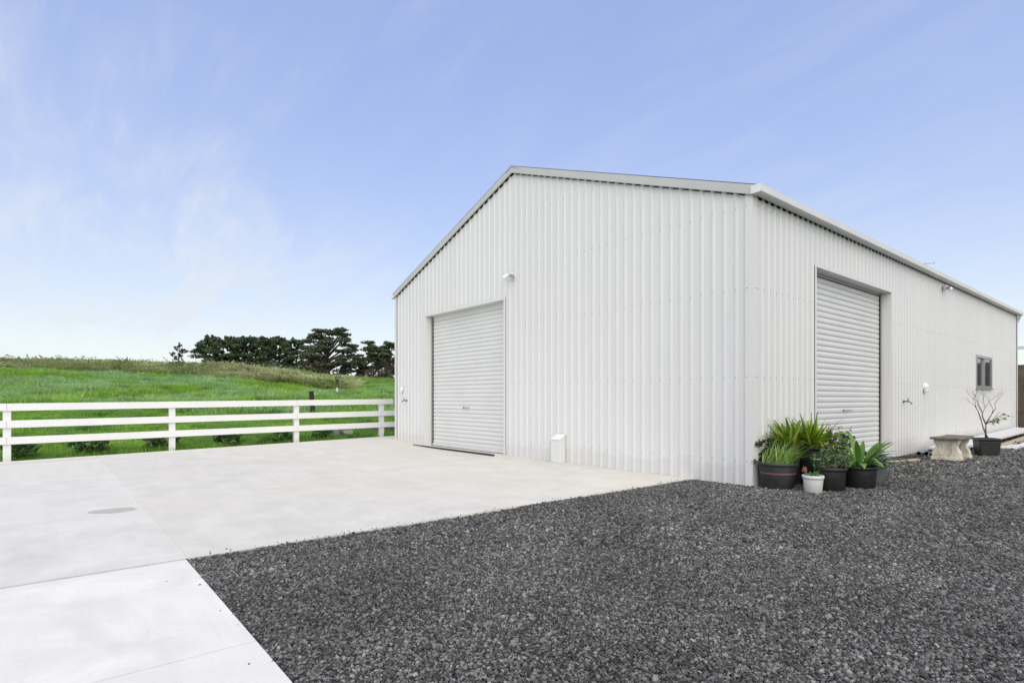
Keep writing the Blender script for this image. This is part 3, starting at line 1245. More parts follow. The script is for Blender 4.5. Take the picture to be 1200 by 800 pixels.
# ------------------------------------------------------------------ fence
FX = -12.12
fence = thing('post_and_rail_fence', 'white three rail timber fence along the edge of the concrete', 'fence', (FX, 0, 0))
py = [-17.7, -14.65, -11.6, -8.57, -5.49, -2.43, .21]


def ftop(y):
    return 1.168 + (y + 8.57) * .0103


pm = MB().box((-.0675, -.0675, -.25), (.0675, .0675, 1)).mesh('post', M['fence'])
for y in py:
    m = MB().box((-.0675, -.0675, -.25), (.0675, .0675, ftop(y) - float(fence_z(y)) - .004))
    m.build('post', M['fence'], fence, bevel=.006, loc=(-.09, y, float(fence_z(y))))
for off in (0, .367, .722):
    ends = [-20.5, -14.65, -8.57, -2.43, .58 + off * .12]
    for a, b in zip(ends, ends[1:]):
        m = MB()
        g_ = .002
        a_, b_ = a + g_, b - g_
        hh = .160
        za, zb_ = ftop(a_) - off, ftop(b_) - off
        vs = []
        for y, z in ((a_, za), (b_, zb_)):
            vs += [(-.021, y, z - hh), (.021, y, z - hh), (.021, y, z), (-.021, y, z)]
        m.add(vs, [(0, 1, 2, 3), (7, 6, 5, 4), (0, 4, 5, 1), (1, 5, 6, 2), (2, 6, 7, 3), (3, 7, 4, 0)])
        m.build('rail', M['fence'], fence, bevel=.004)

# ------------------------------------------------------------------ grass
def tuft(name, nb, h, spread, width, mat, seed, heads=False):
    r = random.Random(seed)
    m = MB()
    for i in range(nb):
        a = r.uniform(0, 6.28)
        d = spread * math.sqrt(r.random())
        p = (d * math.cos(a), d * math.sin(a), -.03)
        hh = h * r.uniform(.55, 1.15)
        az = a + r.uniform(-.9, .9)
        fw = Vector((math.cos(az), math.sin(az), 0))
        sx = Vector((-fw.y, fw.x, 0)) * width * .5
        p = Vector(p)
        bend = r.uniform(.25, 1.3)
        p1 = p + Vector((0, 0, hh * .62)) + fw * hh * bend * .3
        p2 = p + Vector((0, 0, hh * (1.05 - .3 * bend))) + fw * hh * bend
        if heads:
            m.add([p - sx * .5, p + sx * .5, p1 + sx * .5, p1 - sx * .5, p2 + sx * 1.4, p2 - sx * 1.4 + Vector((0, 0, -.03)), p2 + fw * .06],
                  [(0, 1, 2, 3), (3, 2, 4, 5), (5, 4, 6)])
        else:
            m.add([p - sx, p + sx, p1 + sx * .8, p1 - sx * .8, p2], [(0, 1, 2, 3), (3, 2, 4)])
    return m.mesh(name, mat)


def wedge(n, y0, y1, a0=-1.02, a1=-.17):
    """random points over the paddock between two depths"""
    yc = np.sqrt(rng.uniform(y0 * y0, y1 * y1, n))
    xc = yc * rng.uniform(a0, a1, n)
    X = CAM.x + xc * RV.x + yc * FV.x
    Y = CAM.y + xc * RV.y + yc * FV.y
    return X, Y, xc, yc


def grass(name, label, n, y0, y1, tufts, size, keep=None, a0=-1.02, a1=-.17):
    X, Y, xc, yc = wedge(n, y0, y1, a0, a1)
    ok = X < -12.28
    if keep is not None:
        ok &= keep(X, Y, xc, yc)
    X, Y = X[ok], Y[ok]
    Z = terrain_z(X, Y)
    n = len(X)
    P = np.stack([X, Y, Z], 1)
    rot = np.stack([rng.normal(0, .12, n), rng.normal(0, .12, n), rng.uniform(0, 6.28, n)], 1)
    cl = .6 + .8 * vnoise(X, Y, 2.2, 3)
    s = size * cl * np.exp(rng.normal(0, .2, n))
    return scatter(name, P, rot, s, rng.integers(0, len(tufts), n), tufts, label)


grass('lawn_grass', 'short bright green grass just behind the white fence', 26000, 11, 26,
      [tuft(f'lawn_tuft_{i}', 26, .13, .17, .012, M['lawn'], 20 + i) for i in range(4)], 1.0)
grass('pasture_grass', 'lush green pasture grass covering the rising paddock', 36000, 24, 60,
      [tuft(f'pasture_tuft_{i}', 30, .30, .42, .03, M['meadow'], 40 + i) for i in range(4)], 1.0,
      keep=lambda X, Y, xc, yc: (yc < 46) | (rng.uniform(0, 1, len(X)) < .5))
grass('far_grass', 'green far paddock grass before the trees', 16000, 58, 128,
      [tuft(f'far_tuft_{i}', 26, .30, .8, .07, M['lawn'], 60 + i) for i in range(3)], 1.0, a0=-.45, a1=-.15)


def seedzone(X, Y, xc, yc):
    lo = 47 + 3.5 * (vnoise(X, Y, 7, 6) - .5) + np.clip((xc + 30) * -.02, -1, 1) * 0
    return (yc > lo) & (xc < -.275 * yc + 1.5 * (vnoise(X, Y, 5, 7) - .5))


grass('seeding_grass', 'tall pale seeding grass along the crest of the hill', 20000, 44, 66,
      [tuft(f'seed_tuft_{i}', 26, .50, .5, .03, M['seed'], 80 + i, True) for i in range(4)], 1.0, keep=seedzone)


# ------------------------------------------------------------------ trees
def leaf_cloud(m, c, r, n, s, flat=1.0, seed=0, shell=.55):
    """small leaf-cluster faces through an ellipsoid"""
    q = np.random.default_rng(seed)
    d = q.normal(0, 1, (n, 3))
    d /= np.linalg.norm(d, axis=1)[:, None]
    rad = (shell + (1 - shell) * q.random(n)) ** .8
    p = d * rad[:, None] * np.array(r)
    for i in range(n):
        base = Vector(c) + Vector(p[i])
        u = Vector(q.normal(0, 1, 3))
        u.z *= flat
        u.normalize()
        v = Vector(q.normal(0, 1, 3)).cross(u)
        if v.length < 1e-3:
            continue
        v.normalize()
        k_ = s * (.6 + .8 * q.random())
        m.add([base - u * k_ * .5, base + v * k_ * .32, base + u * k_ * .55, base - v * k_ * .30], [(0, 1, 2, 3)])


def tree(name, label, cat, loc, clumps, trunk, mat, leaf, group=None, dens=1.0, dead=None, shell=.3):
    """clumps: (x, y, z, rx, ry, rz, n); trunk: list of (points, radii)"""
    t = thing(name, label, cat, loc, random.uniform(-.1, .1), group)
    m = MB()
    for pts, rad in trunk:
        m.tube(pts, rad, 7)
    m.build('trunk', M['trunk'], t, smooth=True)
    m = MB()
    for i, (x, y, z, a, b, c, n) in enumerate(clumps):
        leaf_cloud(m, (x, y, z), (a, b, c), int(n * dens), leaf, .45, seed=random.randrange(1 << 30), shell=shell)
    m.build('crown', mat, t)
    if dead:
        m = MB()
        for (x, y, z, a, b, c, n) in dead:
            leaf_cloud(m, (x, y, z), (a, b, c), n, leaf * 1.2, 1.5, seed=random.randrange(1 << 30))
        m.build('dead_branches', M['drybush'], t)
    return t


def vx(v, k=FV):
    return v


def local(xr, yr, z):
    """offset given as right/ahead of the viewer's axes -> world axes"""
    p = RV * xr + FV * yr
    return (p.x, p.y, z)


def pine(loc, h, w, label, seed, cut=.26, mat='pine', group='pines in the shelter belt', n=1.0, lean=0):
    r = random.Random(seed)
    cl = []
    tr = []
    forks = r.choice((1, 2, 2))
    for k_ in range(forks):
        ox = (k_ - (forks - 1) / 2) * w * .3
        top = local(ox * 1.5 + lean * h, 0, h * .9)
        tr.append(([(0, 0, -.5), local(ox * .4, 0, h * .25), local(ox + lean * h * .5, r.uniform(-.4, .4), h * .55), top], [.26, .22, .16, .05]))
    for i in range(int(44 * n)):
        z = h * (cut + (1 - cut) * r.random() ** .85)
        f = (z / h - cut) / (1 - cut)
        rad = w * .5 * (.55 + .6 * math.sin(PI * min(1, .25 + f * .72)))
        a = r.uniform(0, 6.28)
        d = rad * math.sqrt(r.random())
        c = local(d * math.cos(a) + lean * z, d * math.sin(a), z - .35 * h * .1)
        s = r.uniform(.55, 1.05)
        e_ = r.uniform(.8, 1.5)
        cl.append((*c, s * w * .19 * e_, s * w * .19 * e_, s * w * .10, 100))
        if r.random() < .3:
            tr.append(([local(lean * z, 0, z - h * .15), c], [.07, .02]))
    for i in range(20):                     # ragged tops
        a = r.uniform(0, 6.28)
        d = w * .42 * math.sqrt(r.random())
        c = local(d * math.cos(a) + lean * h, d * math.sin(a), h * r.uniform(.88, 1.01) - (d / w) ** 2 * h * .7)
        cl.append((*c, w * .05, w * .05, w * r.uniform(.06, .14), 34))
    dead = []
    for i in range(7):
        a = r.uniform(0, 6.28)
        d = w * .4 * math.sqrt(r.random())
        dead.append((*local(d * math.cos(a), d * math.sin(a), h * r.uniform(.02, cut)), w * .2, w * .2, h * .09, 60))
    return tree('pine_tree', label, 'tree', loc, cl, tr, M[mat], .48, group, dens=1.25, dead=dead)


def tz(xc, yc):
    p = site(xc, yc)
    return site(xc, yc, float(terrain_z(p.x, p.y)) - .1)


def at_x(px, yc):
    return (px - 600) / 662 * yc


belt = [(247, 116, 8.6, 5.6, 'leftmost tall pine of the dark shelter belt, with bare stems below its crown', -.02),
        (266, 119, 8.6, 4.6, 'second pine from the left in the dark shelter belt', 0),
        (281, 117, 8.6, 4.6, 'third pine from the left in the dark shelter belt', .01),
        (296, 120, 8.7, 4.4, 'fourth pine from the left in the dark shelter belt', 0),
        (311, 118, 8.5, 4.6, 'fifth pine from the left in the dark shelter belt', 0),
        (327, 121, 8.4, 4.6, 'sixth pine from the left in the dark shelter belt', .01),
        (344, 119, 7.9, 4.4, 'last pine of the shelter belt, touching the big spreading cypress', 0)]
for i, (px, yc, h, w, lb, ln) in enumerate(belt):
    xc = at_x(px, yc)
    crest = 1.27 + (467 - np.interp(px, [200, 240, 300, 350], [424, 426, 431, 436])) / 662 * yc
    loc = tz(xc, yc)
    top = 1.27 + (467 - (394.5 if px < 330 else 398)) / 662 * yc
    pine(loc, top - loc.z, w, lb, 300 + i, lean=ln)

# low dark understory scrub that closes the belt's foot
for i, (px, w, lb) in enumerate(((275, 3.4, 'low dark scrub under the left half of the shelter belt'),
                                 (303, 4.2, 'low dark scrub under the middle of the shelter belt'),
                                 (334, 4.2, 'low dark scrub under the right end of the shelter belt'))):
    xc = at_x(px, 115)
    loc = tz(xc, 115)
    cl = [(*local(random.uniform(-w, w) * .8, random.uniform(-1, 1), random.uniform(.6, 3.0)), 1.0, 1.0, .7, 110) for _ in range(14)]
    tree('scrub_bush', lb, 'bush', loc, cl, [([(0, 0, -.3), (.1, 0, 1.5)], [.12, .05])], M['pine'], .42, 'scrub below the pines')


def macro(loc, h, w, label, seed, tiers, cut, skew=0., nplate=10, deadn=10):
    """wind-shaped Monterey cypress: flat foliage plates on spreading limbs"""
    r = random.Random(seed)
    tr = [([(0, 0, -.6), local(.1, 0, h * .12), local(.2, 0, h * .3)], [.75, .6, .5])]
    cl = []
    for i in range(nplate):
        f = (i + .5) / nplate
        z = h * (cut + (1 - cut) * f)
        half = w * .5 * tiers(f)
        for s in (-1, 1, 0):
            if s == 0:
                xr = r.uniform(-.35, .35) * half
                yr = r.uniform(-.5, .5) * half
            else:
                xr = s * half * r.uniform(.52, .80) + skew * f * w
                yr = r.uniform(-.4, .4) * half
            c = local(xr, yr, z + r.uniform(-.25, .25))
            ra = half * r.uniform(.30, .48)
            cl.append((*c, ra, ra, h * .026 + .10, 170))
            cl.append((*local(xr + r.uniform(-.4, .4) * ra, yr, z + .25), ra * .5, ra * .5, h * .035, 60))
            st = local(.2 + skew * f * w * .3, 0, h * (.18 + .45 * f * r.uniform(.7, 1)))
            mid = local(xr * .55, yr * .5, z * .72 + .5)
            tr.append(([st, mid, (c[0], c[1], c[2] - .15)], [.26 * (1 - f * .5), .16, .05]))
    dead = [(*local(r.uniform(-.36, .30) * w, r.uniform(-.25, .25) * w, h * r.uniform(.03, cut + .12)), w * .11, w * .11, h * .085, 110) for _ in range(deadn)]
    return tree('cypress_tree', label, 'tree', loc, cl, tr, M['cypress'], .46, 'cypress trees beyond the paddock', dens=1.35, dead=dead)


loc = tz(at_x(383, 112), 112)
macro(loc, 1.27 + (467 - 386) / 662 * 112 - loc.z, 11.4, 'largest tree, a spreading dark cypress with layered flat crown', 5,
      lambda f: .98 if f < .25 else (1.0 - .35 * max(0, f - .45) / .55), .26, .02, 11, 26)
loc = tz(at_x(424, 122), 122)
macro(loc, 1.27 + (467 - 416) / 662 * 122 - loc.z, 6.6, 'low dark cypress between the largest cypress and the one by the shed', 6, lambda f: 1.0 - .3 * f, .30, .05, 6, 8)
loc = tz(at_x(455, 108), 108)
macro(loc, 1.27 + (467 - 401) / 662 * 108 - loc.z, 9.4, 'dark flat-topped cypress partly hidden behind the left shed wall', 8, lambda f: .55 + .45 * min(1, f * 1.6), .40, 0, 7, 8)

# sparse little tree and a round bush on the crest
loc = tz(at_x(210, 70), 70)
r = random.Random(3)
h = 1.27 + (467 - 403) / 662 * 70 - loc.z
cl, tr = [], [([(0, 0, -.3), local(-.1, 0, h * .4), local(.05, 0, h * .75), local(-.05, 0, h)], [.09, .07, .045, .015])]
for (a, b, c) in ((-.75, .62, .36), (.35, .70, .40), (.85, .72, .30), (-.45, .82, .32), (.0, .95, .28), (-.5, .42, .36), (.15, .52, .34), (-.25, .22, .40), (.3, .30, .30)):
    cl.append((*local(a, r.uniform(-.3, .3), h * b), c, c, c * .75, 50))
    for _ in range(3):
        cl.append((*local(a * r.uniform(.3, 1.15), r.uniform(-.3, .3), h * b + r.uniform(-.3, .3)), c * .5, c * .5, c * .5, 22))
    tr.append(([local(-.05, 0, h * b * .75), local(a, 0, h * b)], [.03, .012]))
tree('sparse_tree', 'small sparse brownish tree standing alone on the hill crest', 'tree', loc, cl, tr, M['sparse'], .17)
loc = tz(at_x(226, 72), 72)
cl = [(*local(random.uniform(-1.2, 1.2), random.uniform(-.4, .4), random.uniform(.3, .75)), .5, .5, .32, 120) for _ in range(12)]
tree('round_bush', 'low rounded dark bush on the hill crest beside the sparse tree', 'bush', loc, cl, [([(0, 0, -.2), (0, 0, .7)], [.06, .02])], M['darkleaf'], .17)

# staked young tree in the paddock
loc = tz(at_x(395, 42), 42)
t = thing('young_tree', 'small young tree in a pale guard standing in the paddock', 'tree', loc)
m = MB().tube([(0, 0, -.1), (.02, 0, .8), (0, .03, 1.3)], [.03, .022, .01], 6)
m.build('trunk', M['twig'], t)
MB().box((-.06, -.06, -.05), (.06, .06, .60)).build('guard', M['whiteplastic'], t)
m = MB()
leaf_cloud(m, (0, 0, 1.1), (.26, .26, .45), 90, .11, seed=9, shell=.05)
m.build('crown', M['sparse'], t)

# thin posts on the crest
for px, lb in ((42, 'leftmost thin post on the bare hill crest'), (97, 'middle thin post on the bare hill crest'), (149, 'thin post on the hill crest nearest the sparse tree')):
    loc = tz(at_x(px, 63), 63)
    m = MB().tube([(0, 0, -.3), (0, 0, .75), (.0, 0, 1.32)], [.055, .052, .045], 7)
    o = m.build('field_post', M['greypost'], loc=loc)
    tag(o, lb, 'post', 'field posts on the hill crest')

# far farm building under the trees
loc = tz(at_x(439, 150), 150)
t = thing('farm_cottage', 'small white farm building glimpsed below the far trees', 'building', loc, .3)
t.scale = (.7, .7, .62)
MB().box((-4, -2, -1), (4, 2, 2.1)).build('wall', M['sheet'], t)
MB().prism([(-2.3, 2.1), (2.3, 2.1), (0, 3.2)], 'x', -4.3, 4.3).build('roof', M['houseroof'], t)
for x in (-2.4, 0, 2.4):
    MB().box((x - .5, -2.05, .6), (x + .5, -1.99, 1.6)).build('window', M['glass'], t)


# ------------------------------------------------------------------ by the fence
def shrub(loc, w, h, label, seed):
    r = random.Random(seed)
    t = thing('round_shrub', label, 'shrub', loc, 0, 'dark shrubs planted behind the white fence')
    m = MB()
    for i in range(7):
        a = r.uniform(0, 6.28)
        m.tube([(0, 0, -.05), (math.cos(a) * w * .2, math.sin(a) * w * .2, h * .4), (math.cos(a) * w * .36, math.sin(a) * w * .36, h * .7)], [.014, .01, .004], 5)
    m.build('stem', M['twig'], t)
    m = MB()
    for i in range(22):
        a = r.uniform(0, 6.28)
        d = w * .40 * math.sqrt(r.random())
        z = h * r.uniform(.15, .86) * (1 - (d / w) ** 2 * 1.3)
        leaf_cloud(m, (d * math.cos(a), d * math.sin(a), z), (w * .17, w * .17, h * .19), 46, .10, .8, seed=r.randrange(1 << 30), shell=.2)
    m.build('foliage', M['shrub'], t)


for px, py_, w, h, lb in ((25, 541, .80, .42, 'dark leafy shrub behind the fence post nearest the left edge'),
                          (103, 534, .86, .42, 'dark leafy shrub behind the fence midway between the two left posts'),
                          (190, 528, .82, .40, 'dark leafy shrub right behind the second visible fence post'),
                          (266, 522, .82, .46, 'dark leafy shrub behind the fence between the second and third visible posts'),
                          (329, 518, .66, .38, 'dark leafy shrub just left of the third visible fence post'),
                          (376, 514, .62, .34, 'dark leafy shrub right of the third visible fence post, by the rocks')):
    a = (px - 600) / 662
    d = RV * a + FV
    s = (-12.75 - CAM.x) / d.x
    p = CAM + d * s
    shrub((p.x, p.y, float(terrain_z(p.x, p.y))), w, h, lb, px)

# leaning dark strainer post
p = site(at_x(367, 24.5), 24.5)
z = float(terrain_z(p.x, p.y))
m = MB().tube([(0, 0, -.3), (-.02, -.03, .6), (-.05, -.07, 1.12)], [.11, .105, .10], 12)
o = m.build('strainer_post', M['post'], loc=(p.x, p.y, z), smooth=False, bevel=.01)
tag(o, 'short dark leaning post standing in the grass behind the fence', 'post')


def rock(loc, s, mat, label, seed):
    import bmesh
    r = random.Random(seed)
    bm = bmesh.new()
    bmesh.ops.create_icosphere(bm, subdivisions=3, radius=1)
    off = [(Vector((r.uniform(-1, 1), r.uniform(-1, 1), r.uniform(-.6, 1))).normalized(), r.uniform(.55, .9)) for _ in range(11)]
    for v in bm.verts:
        k_ = 1.0
        for d, c in off:
            q = v.co.normalized().dot(d)
            if q > 0:
                k_ = min(k_, c / q)
        v.co = v.co * k_ * (1 + r.uniform(-.015, .015))
        v.co = Vector((v.co.x * s[0], v.co.y * s[1], v.co.z * s[2]))
    me = bpy.data.meshes.new('rock')
    bm.to_mesh(me)
    bm.free()
    me.materials.append(mat)
    o = bpy.data.objects.new('rock', me)
    COL.objects.link(o)
    o.location = loc
    tag(o, label, 'rock')


for px, yc, s, mt, lb, sd_ in ((393, 17.9, (.30, .24, .26), 'rock', 'grey angular rock at the edge of the concrete behind the fence', 4),
                               (407, 18.0, (.24, .2, .15), 'pinkrock', 'smaller pinkish rock right of the grey rock behind the fence', 9),
                               (385, 17.6, (.18, .14, .09), 'pinkrock', 'small flat pinkish stone left of the grey rock', 12)):
    p = site(at_x(px, yc), yc)
    rock((p.x, p.y, float(terrain_z(p.x, p.y)) + s[2] * .3), s, M[mt], lb, sd_)

# bare soil heap by the corner of the shed
p = site(at_x(446, 19.8), 19.8)
m = MB()
ang = math.atan2(RV.y, RV.x)
ca, sa = math.cos(ang), math.sin(ang)
U, V_ = np.meshgrid(np.linspace(-1.25, 1.5, 40), np.linspace(-.8, .8, 22))
hgt = .30 * np.clip(1 - (U / 1.5) ** 2 * .9 - (V_ / .8) ** 2, 0, 1) ** .6 + (vnoise(U, V_, .3, 2) - .5) * .12
wx = p.x + U * ca - V_ * sa
wy = p.y + U * sa + V_ * ca
zz = terrain_z(wx, wy) + hgt - .06
m.v = list(zip(wx.ravel().tolist(), wy.ravel().tolist(), zz.ravel().tolist()))
m.f = [(a * 40 + b, a * 40 + b + 1, (a + 1) * 40 + b + 1, (a + 1) * 40 + b) for a in range(21) for b in range(39)]
struct(m.build('soil_heap', M['earth'], smooth=True))


# ------------------------------------------------------------------ potted plants
def pot(t, r_top, h, mat, taper=.80, soil=.05, lip=.022, seg=36, band=None):
    rb = r_top * taper
    pr = [(0, .002), (rb - .012, .002), (rb, .014), (r_top - lip * .9, h - .055), (r_top - lip * .9, h - .05), (r_top, h - .045), (r_top + .002, h - .008), (r_top - .008, h),
          (r_top - .02, h - .004), (r_top - .026, h - .05), (rb - .01, .03)]
    o = MB().lathe(pr, seg).build('pot', mat, t, smooth=True)
    sm = MB()
    rs = r_top - .024
    n_ = 26
    vs = [(0, 0, h - soil + .012)]
    for ring in (.5, 1.0):
        for i in range(n_):
            a = 2 * PI * i / n_
            vs.append((rs * ring * math.cos(a), rs * ring * math.sin(a), h - soil + random.uniform(-.006, .010)))
    fs = [(0, 1 + i, 1 + (i + 1) % n_) for i in range(n_)]
    fs += [(1 + i, 1 + n_ + i, 1 + n_ + (i + 1) % n_, 1 + (i + 1) % n_) for i in range(n_)]
    sm.add(vs, fs).build('soil', M['soil'], t)
    if band:
        z0_, z1_ = band
        f0 = rb + (r_top - lip * .9 - rb) * (z0_ / (h - .055))
        f1 = rb + (r_top - lip * .9 - rb) * (z1_ / (h - .055))
        MB().lathe([(f0 + .001, z0_), (f0 + .004, z0_ + .004), (f1 + .004, z1_ - .004), (f1 + .001, z1_)], seg).build('band', M['band'], o, smooth=True)
    return o


def gz_at(x, y):
    return float(gravel_z(x, y)) + .004


PG = 'potted plants grouped at the shed corner'
# 1 wide grey-black pot with leaning green blades
x, y = .30, .16
t = thing('potted_plant', 'wide charcoal pot with faded red band holding bright green grassy blades', 'potted plant', (x, y, gz_at(x, y)), .3, PG)
pot(t, .262, .375, M['potdark'], .82, band=(.205, .235))
m = MB()
az_r = math.atan2(RV.y, RV.x) - .3
for i in range(190):
    a = random.uniform(0, 6.28)
    d = .20 * math.sqrt(random.random())
    m.blade((d * math.cos(a), d * math.sin(a), .32), az_r + random.gauss(0, .75), random.uniform(.28, .50), random.uniform(.010, .018), random.uniform(.75, 1.35), random.uniform(.3, 1.3), 5, .3)
m.build('foliage', M['reedy'], t, kind='stuff')

# 2 little white pot
x, y = .80, .12
t = thing('potted_plant', 'small white plastic pot with a pale green succulent in front', 'potted plant', (x, y, gz_at(x, y)), 0, PG)
pot(t, .135, .235, M['potwhite'], .82, .03, .012)
for i in range(8):                                       # feet along the bottom rim
    a = 2 * PI * i / 8
    m = MB().box((-.012, -.006, -.008), (.012, .006, .016))
    f_o = m.build('foot', M['potwhite'], t, loc=(.103 * math.cos(a), .103 * math.sin(a), .002))
    f_o.rotation_euler = (0, 0, a + PI / 2)
for i in range(26):
    a = random.uniform(0, 6.28)
    m = MB().blade((0, 0, 0), 0, random.uniform(.06, .12), random.uniform(.03, .045), random.uniform(.3, 1.2), .5, 4, .3, .25)
    d = random.uniform(.0, .07)
    o = m.build('leaf', M['succ'], t, loc=(d * math.cos(a), d * math.sin(a), .20 + random.uniform(0, .02)))
    o.rotation_euler = (0, 0, a)
m = MB().tube([(-.08, 0, .2), (-.12, .02, .28)], .004, 5)
m.build('flower_stem', M['redtwig'], t)
m = MB()
leaf_cloud(m, (-.12, .02, .30), (.035, .035, .04), 40, .03, seed=2, shell=.1)
m.build('flower', M['pinkpetal'], t)

# 3 black pot, herb with white flower
x, y = .86, .50
t = thing('potted_plant', 'black pot of small leaved herb with one white flower, behind the white pot', 'potted plant', (x, y, gz_at(x, y)), 0, PG)
pot(t, .222, .325, M['potblack'], .84)
m = MB()
ms = MB()
for i in range(46):
    a = random.uniform(0, 6.28)
    d = .19 * math.sqrt(random.random())
    hh = random.uniform(.06, .28) * (1.15 - d * 2.2)
    tip = (d * 1.25 * math.cos(a), d * 1.25 * math.sin(a), .29 + hh)
    ms.tube([(d * .6 * math.cos(a), d * .6 * math.sin(a), .28), tip], [.004, .002], 4)
    leaf_cloud(m, tip, (.05, .05, .05), 26, .036, .7, seed=i, shell=.1)
ms.build('stem', M['twig'], t)
m.build('foliage', M['herb'], t, kind='stuff')
fl = local(-.20, -.05, .42)
MB().tube([(fl[0] * .6, fl[1] * .6, .30), fl], .004, 5).build('flower_stem', M['twig'], t)
m = MB()
for i in range(7):
    m.blade(fl, i * .9, .055, .04, .5, .8, 3, .2, .35)
m.build('flower', M['petal'], t)

# 4 black pot with broad leaves
x, y = 1.03, 1.10
t = thing('potted_plant', 'black pot of broad pale green leaves, rightmost of the front pots', 'potted plant', (x, y, gz_at(x, y)), 0, PG)
pot(t, .232, .315, M['potblack'], .85)
azv = math.atan2(RV.y, RV.x)
lv = [(0.10, .62, .13, .95, .45), (.35, .50, .13, .75, .6), (-.2, .56, .12, 1.15, .4), (1.6, .55, .12, 1.35, .3), (2.6, .42, .12, 1.0, .6), (3.0, .36, .14, .55, 1.0),
      (-1.3, .40, .15, 1.0, 1.3), (-.7, .46, .13, .9, .9), (.9, .48, .12, 1.2, .4), (-2.0, .36, .13, .9, 1.3), (2.2, .5, .10, 1.3, .3), (-2.8, .34, .12, .5, 1.0),
      (.15, .42, .12, .6, 1.0), (-1.0, .5, .11, 1.25, .5), (1.2, .36, .12, .8, .7), (.25, .66, .09, 1.05, .7), (-.1, .60, .08, .85, .3), (-.5, .58, .09, 1.1, 1.0),
      (.05, .52, .12, 1.2, .5), (-.35, .44, .13, 1.3, .7), (3.1, .46, .12, 1.2, .5), (-2.2, .5, .12, 1.35, .5), (-1.2, .34, .14, .7, .9), (2.0, .4, .13, 1.1, .6),
      (2.9, .44, .10, .9, 1.3), (-2.4, .42, .11, 1.05, 1.5), (-1.6, .44, .11, 1.2, 1.4), (.6, .40, .10, .7, 1.4)]
lv = [(q_[0] + random.uniform(-.15, .15), q_[1], q_[2] * .70, q_[3], q_[4] * 1.35) for q_ in lv]
for i, (da, ln, wd, el, dr_) in enumerate(lv):
    a = azv + da
    m = MB().blade((0, 0, 0), 0, ln, wd, el, dr_, 9, .22, .03, random.uniform(-.3, .3), True)
    o = m.build('leaf', M['broad'], t, smooth=True, loc=(.05 * math.cos(a), .05 * math.sin(a), .27))
    o.rotation_euler = (0, 0, a)
# 5 blue-green leaved plant in grey-green pot beside it
x, y = 1.02, 1.62
t = thing('potted_plant', 'grey green pot with drooping blue green leaves, at the right end of the group', 'potted plant', (x, y, gz_at(x, y)), 0, PG)
pot(t, .20, .30, M['potgreen'], .86)
for i in range(22):
    a = azv + random.gauss(-.5, 1.1)
    m = MB().blade((0, 0, 0), 0, random.uniform(.34, .52), random.uniform(.05, .085), random.uniform(.5, 1.25), random.uniform(1.0, 2.0), 8, .22, .03, 0, True)
    o = m.build('leaf', M['bluebroad'], t, smooth=True, loc=(.05 * math.cos(a), .05 * math.sin(a), .26))
    o.rotation_euler = (0, 0, a)

# 6 tall black pot with strap leaved plant
def strap_plant(x, y, r, h, label, nleaf, lmin, lmax, mat, seed, taper=.78):
    t = thing('potted_plant', label, 'potted plant', (x, y, gz_at(x, y)), 0, PG)
    pot(t, r, h, mat, taper)
    rr = random.Random(seed)
    for i in range(nleaf):
        a = rr.uniform(0, 6.28)
        el = rr.uniform(.25, 1.45)
        m = MB().blade((0, 0, 0), 0, rr.uniform(lmin, lmax), rr.uniform(.040, .064), el, rr.uniform(.2, 1.0), 7, .3, .26, rr.uniform(-.3, .3))
        d = rr.uniform(0, .15)
        o = m.build('leaf', M['strap'], t, smooth=True, loc=(d * math.cos(a), d * math.sin(a), h - .05 + rr.uniform(0, .07)))
        o.rotation_euler = (0, 0, a + rr.uniform(-.5, .5))
    return t


strap_plant(.48, .86, .20, .57, 'tall black pot with yellow green strap leaves, right of the two strap leaved plants', 150, .32, .56, M['potblack'], 11)
strap_plant(.24, .66, .17, .60, 'dark pot with long green strap leaves, nearest the shed wall', 120, .30, .52, M['potdark'], 12)

# 7 dark leaved twiggy shrub against the wall
x, y = .17, .40 + .02
t = thing('potted_plant', 'thin dark leaved shrub in a small dark pot against the shed corner', 'potted plant', (.13, .475, gz_at(.13, .475)), 0, PG)
pot(t, .10, .30, M['potdark'], .8)
m, ms = MB(), MB()
for i in range(22):
    e_ = local(random.gauss(-.16, .20), random.uniform(-.1, .1), random.uniform(.36, .66))
    e_ = (max(-.09, e_[0]), e_[1], e_[2])
    ms.tube([(0, 0, .25), (e_[0] * .4, e_[1] * .4, .36), e_], [.006, .005, .002], 4)
    leaf_cloud(m, e_, (.055, .055, .05), 16, .042, .8, seed=i + 50, shell=.1)
ms.build('stem', M['redtwig'], t)
m.build('foliage', M['darkleaf'], t, kind='stuff')

# 8 geranium
x, y = .62, 1.42
t = thing('potted_plant', 'leafy green geranium with white flower standing before the side roller door', 'potted plant', (x, y, gz_at(x, y)), 0, PG)
pot(t, .19, .34, M['potblack'], .8)
m, ms = MB(), MB()
for i in range(80):
    a = random.uniform(0, 6.28)
    d = .27 * math.sqrt(random.random())
    e_ = (d * math.cos(a), d * math.sin(a), .34 + random.uniform(.05, .46) * (1.1 - d))
    ms.tube([(e_[0] * .3, e_[1] * .3, .3), e_], [.005, .003], 4)
    nseg = 7
    rad = random.uniform(.030, .052)
    nrm = Vector((e_[0], e_[1], .25)).normalized() + Vector((random.gauss(0, .3), random.gauss(0, .3), 0))
    nrm.normalize()
    uu = nrm.cross(Vector((0, 0, 1))).normalized()
    vv = nrm.cross(uu)
    ring = [Vector(e_) + (uu * math.cos(q) + vv * math.sin(q)) * rad * random.uniform(.8, 1.1) + nrm * .012 for q in np.linspace(0, 2 * PI, nseg, endpoint=False)]
    m.add([Vector(e_)] + ring, [(0, 1 + j, 1 + (j + 1) % nseg) for j in range(nseg)])
ms.build('stem', M['twig'], t)
m.build('foliage', M['ger'], t, kind='stuff')
